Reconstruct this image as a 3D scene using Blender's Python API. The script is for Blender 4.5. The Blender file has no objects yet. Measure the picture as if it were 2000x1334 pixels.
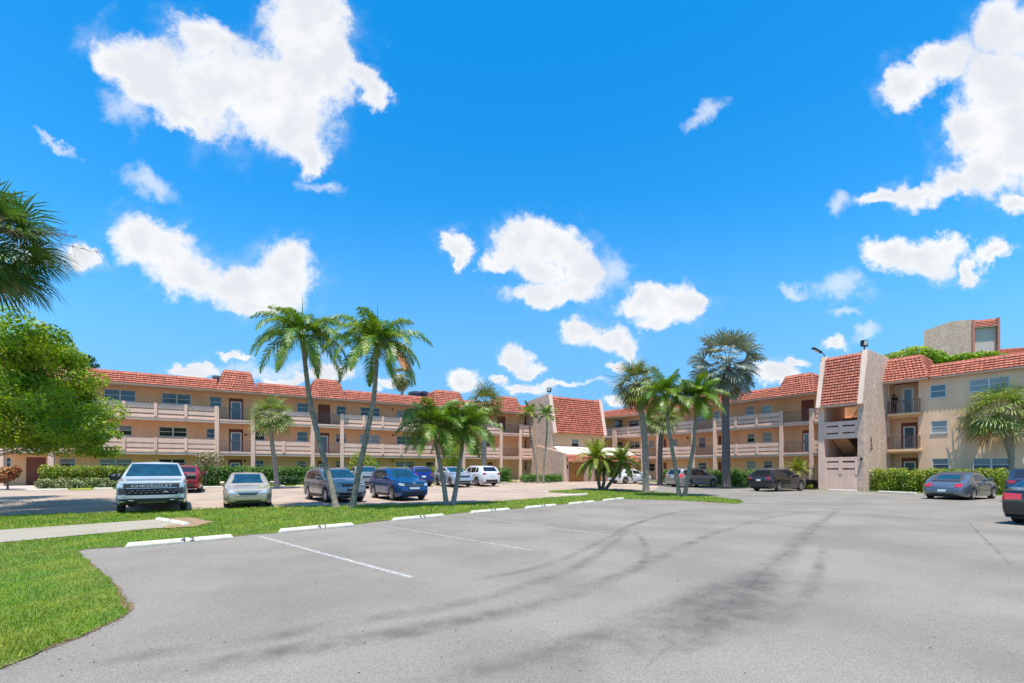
import bpy, bmesh, math, random
import numpy as np
from mathutils import Vector, Matrix
from mathutils.bvhtree import BVHTree
R = math.radians
random.seed(7)
rng = np.random.default_rng(11)
S = bpy.context.scene
COL = S.collection

# ------------------------------------------------------------ camera, sky, sun, exposure
CAMH, F, HX, HY = 1.58, 887.0, 1000.0, 918.0      # eye height; focal length and horizon in photograph pixels
cam = bpy.data.cameras.new('camera'); camo = bpy.data.objects.new('camera', cam); COL.objects.link(camo)
camo.location = (0, 0, CAMH); camo.rotation_euler = (R(90), 0, 0)
cam.sensor_width = 36; cam.lens = 36 * F / 2000; cam.shift_y = (HY - 667) / 2000
cam.clip_end = 3000; cam.clip_start = .05
S.camera = camo
SUN_EL, SUN_HD = 76.0, 183.0                       # elevation; compass heading clockwise from the view direction
sund = Vector((math.sin(R(SUN_HD)) * math.cos(R(SUN_EL)), math.cos(R(SUN_HD)) * math.cos(R(SUN_EL)), math.sin(R(SUN_EL))))
sl = bpy.data.lights.new('sun', 'SUN'); sl.energy = 4.6; sl.angle = R(.5); sl.color = (1, .95, .87)
so = bpy.data.objects.new('sun', sl); COL.objects.link(so); so.rotation_euler = sund.to_track_quat('Z', 'Y').to_euler()
S.view_settings.view_transform = 'Standard'; S.view_settings.look = 'None'; S.view_settings.gamma = 1
S.view_settings.exposure = 0.62
S.cycles.max_bounces = 8; S.cycles.diffuse_bounces = 4; S.cycles.transparent_max_bounces = 12
S.cycles.use_denoising = True

W = bpy.data.worlds.new('World'); S.world = W; W.use_nodes = True
def sky():
    nt = W.node_tree; N = nt.nodes; Lk = nt.links; N.clear()
    def nd(t, **k):
        n = N.new(t)
        for a, b in k.items(): setattr(n, a, b)
        return n
    def m(op, a, b=None, c=None, clamp=False):
        n = nd('ShaderNodeMath', operation=op, use_clamp=clamp)
        for i, v in enumerate((a, b, c)):
            if v is None: continue
            if isinstance(v, (int, float)): n.inputs[i].default_value = v
            else: Lk.new(v, n.inputs[i])
        return n.outputs[0]
    def ramp(v, a, b):
        n = nd('ShaderNodeMapRange', interpolation_type='SMOOTHSTEP')
        Lk.new(v, n.inputs[0]); n.inputs[1].default_value = a; n.inputs[2].default_value = b
        return n.outputs[0]
    out = nd('ShaderNodeOutputWorld'); bg = nd('ShaderNodeBackground'); Lk.new(bg.outputs[0], out.inputs[0])
    st = nd('ShaderNodeTexSky', sky_type='NISHITA', sun_disc=False)
    st.sun_elevation = R(SUN_EL); st.sun_rotation = R(SUN_HD); st.air_density = 1.0; st.dust_density = .3; st.ozone_density = 2.2
    hs = nd('ShaderNodeHueSaturation'); hs.inputs['Saturation'].default_value = 1.45; hs.inputs['Hue'].default_value = .494; hs.inputs['Value'].default_value = 1.52
    Lk.new(st.outputs[0], hs.inputs['Color'])
    tc = nd('ShaderNodeTexCoord'); sp = nd('ShaderNodeSeparateXYZ'); Lk.new(tc.outputs['Generated'], sp.inputs[0])
    yy = m('MAXIMUM', m('ABSOLUTE', sp.outputs[1]), .06)
    u = m('DIVIDE', sp.outputs[0], yy); w = m('DIVIDE', sp.outputs[2], yy)
    cb = nd('ShaderNodeCombineXYZ'); Lk.new(u, cb.inputs[0]); Lk.new(w, cb.inputs[1])
    # wispy displacement of the sampling position
    nz = nd('ShaderNodeTexNoise'); nz.inputs['Scale'].default_value = 6.5; nz.inputs['Detail'].default_value = 7; nz.inputs['Roughness'].default_value = .66
    Lk.new(cb.outputs[0], nz.inputs['Vector'])
    vs = nd('ShaderNodeVectorMath', operation='MULTIPLY_ADD'); Lk.new(nz.outputs['Color'], vs.inputs[0])
    vs.inputs[1].default_value = (.15, .15, 0); vs.inputs[2].default_value = (-.075, -.075, 0)
    va = nd('ShaderNodeVectorMath', operation='ADD'); Lk.new(cb.outputs[0], va.inputs[0]); Lk.new(vs.outputs[0], va.inputs[1])
    P = va.outputs[0]
    fb = nd('ShaderNodeTexNoise'); fb.inputs['Scale'].default_value = 14; fb.inputs['Detail'].default_value = 8; fb.inputs['Roughness'].default_value = .67
    Lk.new(cb.outputs[0], fb.inputs['Vector'])
    lo = nd('ShaderNodeTexNoise'); lo.inputs['Scale'].default_value = 7; lo.inputs['Detail'].default_value = 4; Lk.new(cb.outputs[0], lo.inputs['Vector'])
    def chain(p, a):              # keeps the blobs evaluated one after another
        n = nd('ShaderNodeVectorMath', operation='MULTIPLY_ADD'); Lk.new(a, n.inputs[0]); n.inputs[1].default_value = (1e-6, 1e-6, 1e-6); Lk.new(p, n.inputs[2]); return n.outputs[0]
    def field(blobs, k, after=None, grow=1.):
        acc = None
        for (x, y, rx, ry, rot) in blobs:
            mp = nd('ShaderNodeMapping', vector_type='TEXTURE')
            if acc is None: Lk.new(P if after is None else chain(P, after), mp.inputs[0])
            else: Lk.new(chain(P, acc), mp.inputs[0])
            mp.inputs['Location'].default_value = ((x - HX) / F, (HY - y) / F, 0)
            mp.inputs['Rotation'].default_value = (0, 0, R(-rot)); mp.inputs['Scale'].default_value = (rx * grow / F, ry * grow / F, 1)
            ln = nd('ShaderNodeVectorMath', operation='LENGTH'); Lk.new(mp.outputs[0], ln.inputs[0])
            v = ln.outputs['Value']
            acc = v if acc is None else m('SMOOTH_MIN', acc, v, k)
        return m('SUBTRACT', 1.0, acc)
    dense = [(225,120,60,45,0),(300,150,110,70,20),(400,70,75,45,25),(420,170,130,95,15),(520,190,130,95,20),(600,60,85,100,0),(600,160,75,110,0),
             (560,260,85,50,25),(600,300,28,32,0),(655,130,45,70,0),(725,185,30,34,40),(700,150,40,24,40),(640,30,50,60,0),(370,235,70,30,30),
             (265,462,65,50,0),(330,480,75,55,20),(370,530,90,45,20),(470,560,105,42,5),(555,540,62,62,0),(500,595,70,20,0),(160,505,34,24,0),
             (1020,470,62,38,-10),(1085,480,75,42,10),(1060,520,70,30,20),(1135,520,60,50,20),(1060,572,75,22,-6),(1120,560,70,28,-6),(965,498,36,22,0),(890,470,34,24,35),(897,500,15,25,0),
             (1262,585,48,34,0),(1320,596,62,34,5),(1290,618,50,18,0),(1360,607,32,20,0),
             (1130,645,40,28,0),(1180,660,65,26,0),(1225,675,34,22,15),(1195,715,22,13,0),
             (1008,700,38,24,10),(1035,722,28,16,0),(900,748,42,24,0),(975,745,18,14,0),(1030,765,55,14,0),(375,728,45,13,0),(565,735,60,14,0),
             (1975,60,75,80,-30),(1950,170,95,90,0),(1985,260,120,120,0),(1900,250,62,60,0),(1925,340,75,55,0),(1830,120,85,42,-35),(1775,165,45,45,-20),
             (1790,385,75,26,-12),(1720,395,50,18,-8),(1860,370,50,34,0),(1985,395,38,20,-15),
             (1730,498,58,30,0),(1790,505,75,34,5),(1845,490,50,28,10),(1935,500,38,24,-20),(1897,528,22,26,0),
             (1634,652,25,17,0),(1510,735,48,24,0),(650,735,50,16,0),(760,752,30,10,0),(1085,752,40,9,0),(1195,790,22,10,0),(450,700,40,8,0),(1560,705,30,12,0)]
    thin = [(295,355,80,24,25),(630,362,55,18,15),(1650,560,75,24,5),(1535,567,38,13,0),(1380,225,45,20,-35),(1645,395,22,26,0),(1690,640,30,18,-30),
            (150,505,60,30,10),(240,215,55,45,35),(990,580,32,22,0),(1200,520,40,50,0),(520,720,170,20,-4),(60,500,80,28,0),(1130,750,90,8,3),(1640,600,40,10,0),(120,290,60,8,30)]
    nd_ = m('MULTIPLY_ADD', fb.outputs[0], 1.25, -.625)
    D1 = m('ADD', field(dense, .24, None, 1.08), nd_)
    a1 = ramp(D1, -.14, .44)
    D2 = m('ADD', field(thin, .2, D1), m('MULTIPLY', nd_, 1.5))
    a2 = m('MULTIPLY', ramp(D2, -.2, 1.0), .6)
    a3 = m('MULTIPLY', m('MULTIPLY', ramp(D1, -.6, .3), ramp(lo.outputs[0], .42, .68)), .28)          # thin veil round the heaps
    ax = m('MAXIMUM', m('MAXIMUM', a1, a2), a3)
    # cloud tone: bright rim, faint grey-blue body where thick
    thick = m('MULTIPLY', ramp(m('ADD', m('MULTIPLY', D1, .55), m('MULTIPLY_ADD', lo.outputs[0], 1.3, -.65)), -.05, .6), .8)
    cc = nd('ShaderNodeMix', data_type='RGBA'); Lk.new(thick, cc.inputs[0])
    cc.inputs[6].default_value = (5.55, 5.62, 5.75, 1); cc.inputs[7].default_value = (4.3, 4.5, 4.85, 1)
    # milky air close to the horizon
    hz = nd('ShaderNodeMix', data_type='RGBA'); hzf = m('MULTIPLY', ramp(w, .62, .05), .92)
    Lk.new(hzf, hz.inputs[0]); Lk.new(hs.outputs[0], hz.inputs[6]); hz.inputs[7].default_value = (1.0, 2.75, 5.0, 1)
    mx = nd('ShaderNodeMix', data_type='RGBA'); Lk.new(ax, mx.inputs[0]); Lk.new(hz.outputs[2], mx.inputs[6]); Lk.new(cc.outputs[2], mx.inputs[7])
    Lk.new(mx.outputs[2], bg.inputs[0]); bg.inputs[1].default_value = .115
sky()
W.cycles.sampling_method = 'MANUAL'; W.cycles.sample_map_resolution = 512

# ------------------------------------------------------------ helpers
def ndm(nt, t, **k):
    n = nt.nodes.new(t)
    for a, b in k.items(): setattr(n, a, b)
    return n
MATS = {}
def mat(name, col, rough=.6, metal=0., var=0., vscale=3., bump=0., bscale=40., coat=0., island=0., fine=0., spec=.5, trans=0., col2=None, emit=None, stain=None):
    if name in MATS: return MATS[name]
    M = bpy.data.materials.new(name); M.use_nodes = True; nt = M.node_tree; L = nt.links
    b = nt.nodes['Principled BSDF']
    b.inputs['Roughness'].default_value = rough; b.inputs['Metallic'].default_value = metal
    b.inputs['Coat Weight'].default_value = coat; b.inputs['Coat Roughness'].default_value = .04
    b.inputs['Specular IOR Level'].default_value = spec
    c = tuple(col) + (1,)
    tc = ndm(nt, 'ShaderNodeTexCoord')
    cur = ndm(nt, 'ShaderNodeRGB'); cur.outputs[0].default_value = c; cur = cur.outputs[0]
    if col2 is not None:
        n = ndm(nt, 'ShaderNodeTexNoise'); n.inputs['Scale'].default_value = vscale; n.inputs['Detail'].default_value = 5; L.new(tc.outputs['Object'], n.inputs['Vector'])
        r = ndm(nt, 'ShaderNodeMapRange', interpolation_type='SMOOTHSTEP'); r.inputs[1].default_value = .38; r.inputs[2].default_value = .64; L.new(n.outputs[0], r.inputs[0])
        x = ndm(nt, 'ShaderNodeMix', data_type='RGBA'); L.new(r.outputs[0], x.inputs[0]); L.new(cur, x.inputs[6]); x.inputs[7].default_value = tuple(col2) + (1,); cur = x.outputs[2]
    def modulate(cur, fac, amt):
        r = ndm(nt, 'ShaderNodeMapRange'); r.inputs[1].default_value = .25; r.inputs[2].default_value = .75; r.inputs[3].default_value = 1 - amt; r.inputs[4].default_value = 1 + amt
        L.new(fac, r.inputs[0])
        v = ndm(nt, 'ShaderNodeVectorMath', operation='SCALE'); L.new(cur, v.inputs[0]); L.new(r.outputs[0], v.inputs['Scale']); return v.outputs[0]
    if var:
        n = ndm(nt, 'ShaderNodeTexNoise'); n.inputs['Scale'].default_value = vscale * .7; n.inputs['Detail'].default_value = 6; n.inputs['Roughness'].default_value = .6; L.new(tc.outputs['Object'], n.inputs['Vector'])
        cur = modulate(cur, n.outputs[0], var)
    if fine:
        n = ndm(nt, 'ShaderNodeTexNoise'); n.inputs['Scale'].default_value = bscale; n.inputs['Detail'].default_value = 3; L.new(tc.outputs['Object'], n.inputs['Vector'])
        cur = modulate(cur, n.outputs[0], fine)
    if island:
        g = ndm(nt, 'ShaderNodeNewGeometry'); r = ndm(nt, 'ShaderNodeMapRange'); L.new(g.outputs['Random Per Island'], r.inputs[0]); r.inputs[3].default_value = 1 - island; r.inputs[4].default_value = 1 + island
        v = ndm(nt, 'ShaderNodeVectorMath', operation='SCALE'); L.new(cur, v.inputs[0]); L.new(r.outputs[0], v.inputs['Scale']); cur = v.outputs[0]
    if stain:                                    # vertical rain streaks: (scale, amount)
        mp = ndm(nt, 'ShaderNodeMapping'); L.new(tc.outputs['Object'], mp.inputs[0]); mp.inputs['Scale'].default_value = (stain[0], stain[0], stain[0] * .12)
        n = ndm(nt, 'ShaderNodeTexNoise'); n.inputs['Scale'].default_value = 1; n.inputs['Detail'].default_value = 5; L.new(mp.outputs[0], n.inputs['Vector'])
        cur = modulate(cur, n.outputs[0], stain[1])
    L.new(cur, b.inputs['Base Color'])
    if bump:
        n = ndm(nt, 'ShaderNodeTexNoise'); n.inputs['Scale'].default_value = bscale; n.inputs['Detail'].default_value = 4; L.new(tc.outputs['Object'], n.inputs['Vector'])
        bp = ndm(nt, 'ShaderNodeBump'); bp.inputs['Strength'].default_value = bump; bp.inputs['Distance'].default_value = .02; L.new(n.outputs[0], bp.inputs['Height']); L.new(bp.outputs[0], b.inputs['Normal'])
    if emit: b.inputs['Emission Color'].default_value = tuple(emit) + (1,); b.inputs['Emission Strength'].default_value = 1
    if trans:
        t = ndm(nt, 'ShaderNodeBsdfTranslucent'); v = ndm(nt, 'ShaderNodeVectorMath', operation='MULTIPLY'); L.new(cur, v.inputs[0]); v.inputs[1].default_value = (1.25, 1.35, .5); L.new(v.outputs[0], t.inputs[0])
        mx = ndm(nt, 'ShaderNodeMixShader'); mx.inputs[0].default_value = trans; L.new(b.outputs[0], mx.inputs[1]); L.new(t.outputs[0], mx.inputs[2]); L.new(mx.outputs[0], nt.nodes['Material Output'].inputs[0])
    MATS[name] = M; return M

class MB:
    def __init__(s): s.v = []; s.f = []
    def add(s, vs, fs):
        o = len(s.v); s.v += [tuple(p) for p in vs]; s.f += [tuple(i + o for i in q) for q in fs]; return s
    def quad(s, a, b, c, d): return s.add([a, b, c, d], [(0, 1, 2, 3)])
    def tri(s, a, b, c): return s.add([a, b, c], [(0, 1, 2)])
    def box(s, x0, x1, y0, y1, z0, z1):
        v = [(x, y, z) for z in (z0, z1) for y in (y0, y1) for x in (x0, x1)]
        return s.add(v, [(0, 2, 3, 1), (4, 5, 7, 6), (0, 1, 5, 4), (2, 6, 7, 3), (0, 4, 6, 2), (1, 3, 7, 5)])
    def prism(s, poly, axis, a0, a1):
        """poly: 2D points; extruded along axis. axis x -> (y,z); y -> (x,z); z -> (x,y)"""
        n = len(poly)
        def P(p, a): return {'x': (a, p[0], p[1]), 'y': (p[0], a, p[1]), 'z': (p[0], p[1], a)}[axis]
        v = [P(p, a0) for p in poly] + [P(p, a1) for p in poly]
        return s.add(v, [tuple(range(n))[::-1], tuple(range(n, 2 * n))] + [(i, (i + 1) % n, n + (i + 1) % n, n + i) for i in range(n)])
    def tube(s, pts, rad, n=8, cap=True):
        pts = [Vector(p) for p in pts]
        if not hasattr(rad, '__len__'): rad = [rad] * len(pts)
        o = len(s.v); up = Vector((.13, .97, .2)).normalized()
        for i, p in enumerate(pts):
            t = (pts[min(i + 1, len(pts) - 1)] - pts[max(i - 1, 0)]).normalized()
            a = t.cross(up)
            if a.length < .05: a = t.cross(Vector((1, 0, 0)))
            a.normalize(); b = t.cross(a)
            for k in range(n):
                q = p + (a * math.cos(2 * math.pi * k / n) + b * math.sin(2 * math.pi * k / n)) * rad[i]
                s.v.append(tuple(q))
        for i in range(len(pts) - 1):
            for k in range(n):
                s.f.append((o + i * n + k, o + i * n + (k + 1) % n, o + (i + 1) * n + (k + 1) % n, o + (i + 1) * n + k))
        if cap:
            s.f.append(tuple(o + k for k in range(n))[::-1]); s.f.append(tuple(o + (len(pts) - 1) * n + k for k in range(n)))
        return s
    def lathe(s, prof, c, n=24, axis='y'):
        """prof: (radius, offset along axis)"""
        o = len(s.v)
        for (r, h) in prof:
            for k in range(n):
                a = 2 * math.pi * k / n; ca, sa = math.cos(a) * r, math.sin(a) * r
                s.v.append({'y': (c[0] + ca, c[1] + h, c[2] + sa), 'z': (c[0] + ca, c[1] + sa, c[2] + h), 'x': (c[0] + h, c[1] + ca, c[2] + sa)}[axis])
        for i in range(len(prof) - 1):
            for k in range(n):
                s.f.append((o + i * n + k, o + i * n + (k + 1) % n, o + (i + 1) * n + (k + 1) % n, o + (i + 1) * n + k))
        return s
    def build(s, name, m=None, parent=None, smooth=False, bevel=0):
        me = bpy.data.meshes.new(name); me.from_pydata(s.v, [], s.f)
        if m: me.materials.append(m)
        if smooth: me.shade_smooth()
        me.update()
        o = bpy.data.objects.new(name, me); COL.objects.link(o)
        if parent: o.parent = parent
        if bevel:
            b = o.modifiers.new('b', 'BEVEL'); b.width = bevel; b.segments = 2; b.limit_method = 'ANGLE'
        return o
def tag(o, label=None, cat=None, group=None, kind=None):
    if label: o['label'] = label
    if cat: o['category'] = cat
    if group: o['group'] = group
    if kind: o['kind'] = kind
    return o
def empty(name, loc=(0, 0, 0), rz=0., label=None, cat=None, group=None):
    o = bpy.data.objects.new(name, None); COL.objects.link(o); o.location = loc; o.rotation_euler = (0, 0, rz); o.empty_display_size = .2
    return tag(o, label, cat, group)
def children(o): return [c for c in COL.objects if c.parent == o]

class Frame:
    """a building line: origin at px with px-per-metre s, x along the wall to the right, y into the building"""
    def __init__(s, px, ppm, hd):
        s.o = Vector(((px - HX) / ppm, F / ppm)); s.ex = Vector((math.sin(R(hd)), math.cos(R(hd)))); s.ey = Vector((-s.ex.y, s.ex.x)); s.rz = math.atan2(s.ex.y, s.ex.x)
    def x(s, px, y=0.):
        r = (px - HX) / F; c = s.o + s.ey * y
        return (r * c.y - c.x) / (s.ex.x - r * s.ex.y)
    def w(s, x, y=0.): return s.o + s.ex * x + s.ey * y
    def z(s, px, py, y=0.): return CAMH + (HY - py) * s.w(s.x(px, y), y).y / F
    def loc(s, p): d = Vector((p[0], p[1])) - s.o; return d.dot(s.ex), d.dot(s.ey)
FL = Frame(280, 24.7, 59.5)
FR = Frame(1580, 22.25, 144.2)
def sm(a, b, x): t = min(1, max(0, (x - a) / (b - a))); return t * t * (3 - 2 * t)
def g(x, y):
    Y = FL.loc((x, y))[1]; return .3 * sm(-22, -7, Y) + .15 * sm(-6, -1, Y)
def P(px, py, z=None):
    """point of the ground seen at this place of the photograph"""
    zz = 0. if z is None else z
    for _ in range(12):
        d = (CAMH - zz) * F / (py - HY); x = (px - HX) * d / F
        if z is not None: break
        zz = .5 * zz + .5 * g(x, d)
    return Vector((x, d, zz))
def at(px, py, d): return Vector(((px - HX) * d / F, d, CAMH + (HY - py) * d / F))

# ------------------------------------------------------------ ground
def sheet(name, poly, off, m, kind='structure'):
    bm = bmesh.new(); vs = [bm.verts.new((p[0], p[1], 0)) for p in poly]; bm.faces.new(vs)
    n = Vector((FL.ey.x, FL.ey.y, 0))
    for k in range(-24, 2):
        c = FL.w(0, k)
        bmesh.ops.bisect_plane(bm, geom=bm.verts[:] + bm.edges[:] + bm.faces[:], plane_co=(c.x, c.y, 0), plane_no=n)
    for v in bm.verts: v.co.z = g(v.co.x, v.co.y) + off
    bmesh.ops.triangulate(bm, faces=bm.faces)
    bm.normal_update()
    if sum(f.normal.z for f in bm.faces) < 0: bmesh.ops.reverse_faces(bm, faces=bm.faces)
    me = bpy.data.meshes.new(name); bm.to_mesh(me); bm.free(); me.materials.append(m)
    o = bpy.data.objects.new(name, me); COL.objects.link(o); tag(o, kind=kind); return o
def asphalt_mat():
    M = mat('asphalt', (.225, .203, .170), rough=.92, var=.10, vscale=.45, bump=.35, bscale=75, fine=.34, col2=(.185, .168, .143), spec=.25)
    return M
M_GRASS = mat('lawn', (.075, .14, .008), rough=.9, var=.3, vscale=2.5, bump=.6, bscale=60, fine=.35, col2=(.12, .16, .012))
M_ASPH = asphalt_mat()
M_CONC = mat('old_concrete', (.38, .295, .225), spec=.25, rough=.9, var=.13, vscale=.5, bump=.3, bscale=50, fine=.10, col2=(.32, .245, .19))
M_PATH = mat('path_concrete', (.30, .265, .20), rough=.9, var=.12, vscale=1.2, bump=.3, bscale=60, fine=.1)
sheet('ground', [(-900, -60), (900, -60), (900, 1500), (-900, 1500)], -.012, M_GRASS)
def W2(fr, x, y): p = fr.w(x, y); return (p.x, p.y)
KL, KR = -6.2, -3.7
# corner where the two kerb lines meet
def meet():
    a = FL.w(0, KL); b = FR.w(0, KR); A = np.array([[FL.ex.x, -FR.ex.x], [FL.ex.y, -FR.ex.y]]); t = np.linalg.solve(A, np.array([b.x - a.x, b.y - a.y])); return FL.w(t[0], KL)
KC = meet()
ent = [W2(FL, FL.x(1012, KL), KL), W2(FL, FL.x(1012, KL), -1.2), W2(FL, FL.x(1250, -1.2), -1.2), W2(FR, FR.x(1262, KR), KR)]
pave = [W2(FL, -60, KL)] + ent + [W2(FR, 45, KR), (60, -20), (-60, -20)]
sheet('parking_lot', pave, .0, M_CONC)
PG = lambda l: [(P(x, y)[0], P(x, y)[1]) for x, y in l]
asph = PG([(-700, 1050), (0, 1030), (300, 1012), (700, 999), (1000, 984), (1200, 968), (1268, 961)]) + [W2(FR, FR.x(1296, KR), KR), W2(FR, 45, KR), (60, -20), (-40, -20)]
sheet('asphalt', asph, .004, M_ASPH)
LAWN = [(-400, 1560), (-150, 1385), (0, 1303), (60, 1283), (100, 1264), (150, 1246), (190, 1229), (235, 1211), (252, 1196), (250, 1180), (235, 1160), (215, 1135), (190, 1112), (165, 1092), (152, 1079), (168, 1073),
        (244, 1068), (350, 1058), (456, 1048), (545, 1040), (690, 1025), (767, 1015), (866, 1006), (920, 1000), (1000, 994.5), (1060, 989), (1130, 982), (1190, 976), (1240, 975), (1330, 977.5), (1400, 982), (1440, 984), (1453, 981),
        (1445, 977), (1400, 971), (1330, 965), (1262, 960), (1180, 956.5), (1120, 956.5), (1075, 958.5), (1070, 961), (1100, 963), (1150, 965), (1140, 968.5), (1080, 971.5), (1020, 976), (900, 983.5), (700, 987), (500, 991), (300, 998),
        (0, 1008), (-400, 1030), (-1500, 1075), (-1500, 1400)]
def jag(pg, amp=.035, step=.25):
    out = []
    for i in range(len(pg)):
        a = np.array(pg[i]); b = np.array(pg[(i + 1) % len(pg)]); L = np.linalg.norm(b - a); n = max(1, min(60, int(L / step)))
        for k in range(n): out.append(tuple(a + (b - a) * k / n + rng.normal(0, amp if (k or n > 1) else amp, 2)))
    return out
lawn_poly = jag(PG(LAWN))
sheet('lawn', lawn_poly, .014, M_GRASS)
sheet('soil_edge', [tuple(np.array(p)) for p in jag(PG([(x + (1.8 if 100 < x < 260 and y > 1090 else 0), y + (1.2 if y > 1100 else .4)) for x, y in LAWN[:-4]] + LAWN[-4:]), .03, .2)], .009, mat('soil', (.17, .115, .06), .95, var=.4, vscale=12, bump=.5))
PATH = [(-600, 1080), (0, 1037), (300, 1016.5), (360, 1013.5), (413, 1022), (380, 1030), (300, 1034), (0, 1062), (-600, 1120)]
sheet('footpath', PG(PATH), .028, M_PATH)
SOILP = [(300, 1016), (372, 1012.5), (418, 1021), (384, 1030.5), (318, 1034), (330, 1028), (372, 1021)]
sheet('bare_soil', jag(PG(SOILP), .05, .3), .034, mat('sandy_soil', (.26, .17, .09), .95, var=.25, vscale=8, bump=.4))
# pads and walk by the entrance
M_PAVER = mat('walkway', (.42, .36, .31), .85, var=.1, vscale=2)
sheet('pavement', [W2(FL, -30, -5.6), W2(FL, FL.x(76, -5.6), -5.6), W2(FL, FL.x(70), 1), W2(FL, -30, 1)], .006, M_PAVER)

def inpoly(px, py, poly):
    c = np.zeros(len(px), bool); n = len(poly); j = n - 1
    for i in range(n):
        xi, yi = poly[i]; xj, yj = poly[j]
        if yi != yj:
            t = ((yi > py) != (yj > py)) & (px < (xj - xi) * (py - yi) / (yj - yi) + xi); c ^= t
        j = i
    return c
def blades(name, poly, n_try, hmin, hmax, dpow, holes=(), wid=.012, m=None, zoff=.012, near=3.0, far=60., xr=(-30, 40)):
    d = near * (far / near) ** rng.random(n_try) if dpow else near + (far - near) * rng.random(n_try)
    xx = (rng.random(n_try) * (xr[1] - xr[0]) + xr[0]) / F * d * 1.0 if False else ((rng.random(n_try) * 2600 - 300 - HX) / F) * d
    k = inpoly(xx, d, poly)
    for h in holes: k &= ~inpoly(xx, d, h)
    xx, d = xx[k], d[k]; n = len(xx)
    z = np.array([g(a, b) for a, b in zip(xx, d)]) + zoff
    sc = np.clip(d / 9, .75, 3.2)
    ang = rng.random(n) * 2 * np.pi; w = wid * sc * (.7 + .6 * rng.random(n)); h = (hmin + (hmax - hmin) * rng.random(n)) * np.clip(sc, .8, 1.5)
    lean = rng.normal(0, .45, (n, 2)) * h[:, None]
    ca, sa = np.cos(ang) * w, np.sin(ang) * w
    v = np.empty((n, 3, 3)); v[:, 0] = np.stack([xx - ca, d - sa, z], 1); v[:, 1] = np.stack([xx + ca, d + sa, z], 1); v[:, 2] = np.stack([xx + lean[:, 0], d + lean[:, 1], z + h], 1)
    me = bpy.data.meshes.new(name); me.vertices.add(n * 3); me.vertices.foreach_set('co', v.reshape(-1))
    me.loops.add(n * 3); me.loops.foreach_set('vertex_index', np.arange(n * 3)); me.polygons.add(n); me.polygons.foreach_set('loop_start', np.arange(n) * 3); me.polygons.foreach_set('loop_total', np.full(n, 3))
    me.update(); me.validate(); me.materials.append(m)
    o = bpy.data.objects.new(name, me); COL.objects.link(o); tag(o, kind='stuff'); return o
M_BLADE = mat('grass_blades', (.15, .28, .006), .6, island=.5, var=.38, vscale=.9, trans=.35, col2=(.30, .32, .03))
blades('grass', PG(LAWN), 520000, .025, .06, 1, holes=(PG(PATH), PG(SOILP)), wid=.006, m=M_BLADE)
KLAWN = [W2(FL, FL.x(76, KL), KL), W2(FL, FL.x(1012, KL), KL), W2(FL, FL.x(1012, -1), -1), W2(FL, FL.x(76, -1), -1)]
KRLAWN = [W2(FR, FR.x(1300, KR), KR), W2(FR, 30, KR), W2(FR, 30, -.3), W2(FR, FR.x(1300, -1), -1)]
blades('grass', KLAWN, 130000, .03, .08, 0, wid=.012, m=M_BLADE, near=24, far=50)
blades('grass', KRLAWN, 130000, .03, .08, 0, wid=.012, m=M_BLADE, near=20, far=50)
# fallen leaves along the lawn edge and on the asphalt
lb = MB()
for i in range(520):
    if i < 330:
        j = random.randint(2, 15); a = Vector(LAWN[j]); b = Vector(LAWN[j + 1]); q = a.lerp(b, random.random()); p = P(q.x + random.gauss(1, 4), q.y + abs(random.gauss(0, 3)))
    else:
        p = P(random.uniform(100, 1990), 985 + 340 * random.random() ** 1.3)
    r = random.uniform(.006, .018); t = random.random() * 6.28; z = p.z + .024 if i < 330 else .008
    c, s_ = math.cos(t) * r, math.sin(t) * r
    lb.quad((p.x + c, p.y + s_, z), (p.x - s_ * .4, p.y + c * .4, z + .006), (p.x - c, p.y - s_, z), (p.x + s_ * .4, p.y - c * .4, z + .002))
tag(lb.build('fallen_leaves', mat('dry_leaf', (.16, .09, .04), .8, island=.6)), kind='stuff')

# worn parking lines, tyre marks, cracks: each a thin layer of its own
def line_mat(name, col, wear, scale=14, along=None):
    M = bpy.data.materials.new(name); M.use_nodes = True; nt = M.node_tree; L = nt.links; b = nt.nodes['Principled BSDF']; b.inputs['Base Color'].default_value = col + (1,); b.inputs['Roughness'].default_value = .85
    tc = ndm(nt, 'ShaderNodeTexCoord'); n = ndm(nt, 'ShaderNodeTexNoise'); n.inputs['Scale'].default_value = scale; n.inputs['Detail'].default_value = 7; n.inputs['Roughness'].default_value = .7; L.new(tc.outputs['Object'], n.inputs['Vector'])
    r = ndm(nt, 'ShaderNodeMapRange', interpolation_type='SMOOTHSTEP'); r.inputs[1].default_value = wear[0]; r.inputs[2].default_value = wear[1]; r.inputs[3].default_value = wear[2]; r.inputs[4].default_value = wear[3]; L.new(n.outputs[0], r.inputs[0])
    fac = r.outputs[0]
    at_ = ndm(nt, 'ShaderNodeAttribute', attribute_name='soft'); mu = ndm(nt, 'ShaderNodeMath', operation='MULTIPLY'); L.new(fac, mu.inputs[0]); L.new(at_.outputs['Fac'], mu.inputs[1]); fac = mu.outputs[0]
    tr = ndm(nt, 'ShaderNodeBsdfTransparent'); mx = ndm(nt, 'ShaderNodeMixShader'); L.new(fac, mx.inputs[0]); L.new(tr.outputs[0], mx.inputs[1]); L.new(b.outputs[0], mx.inputs[2]); L.new(mx.outputs[0], nt.nodes['Material Output'].inputs[0])
    return M
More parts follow.
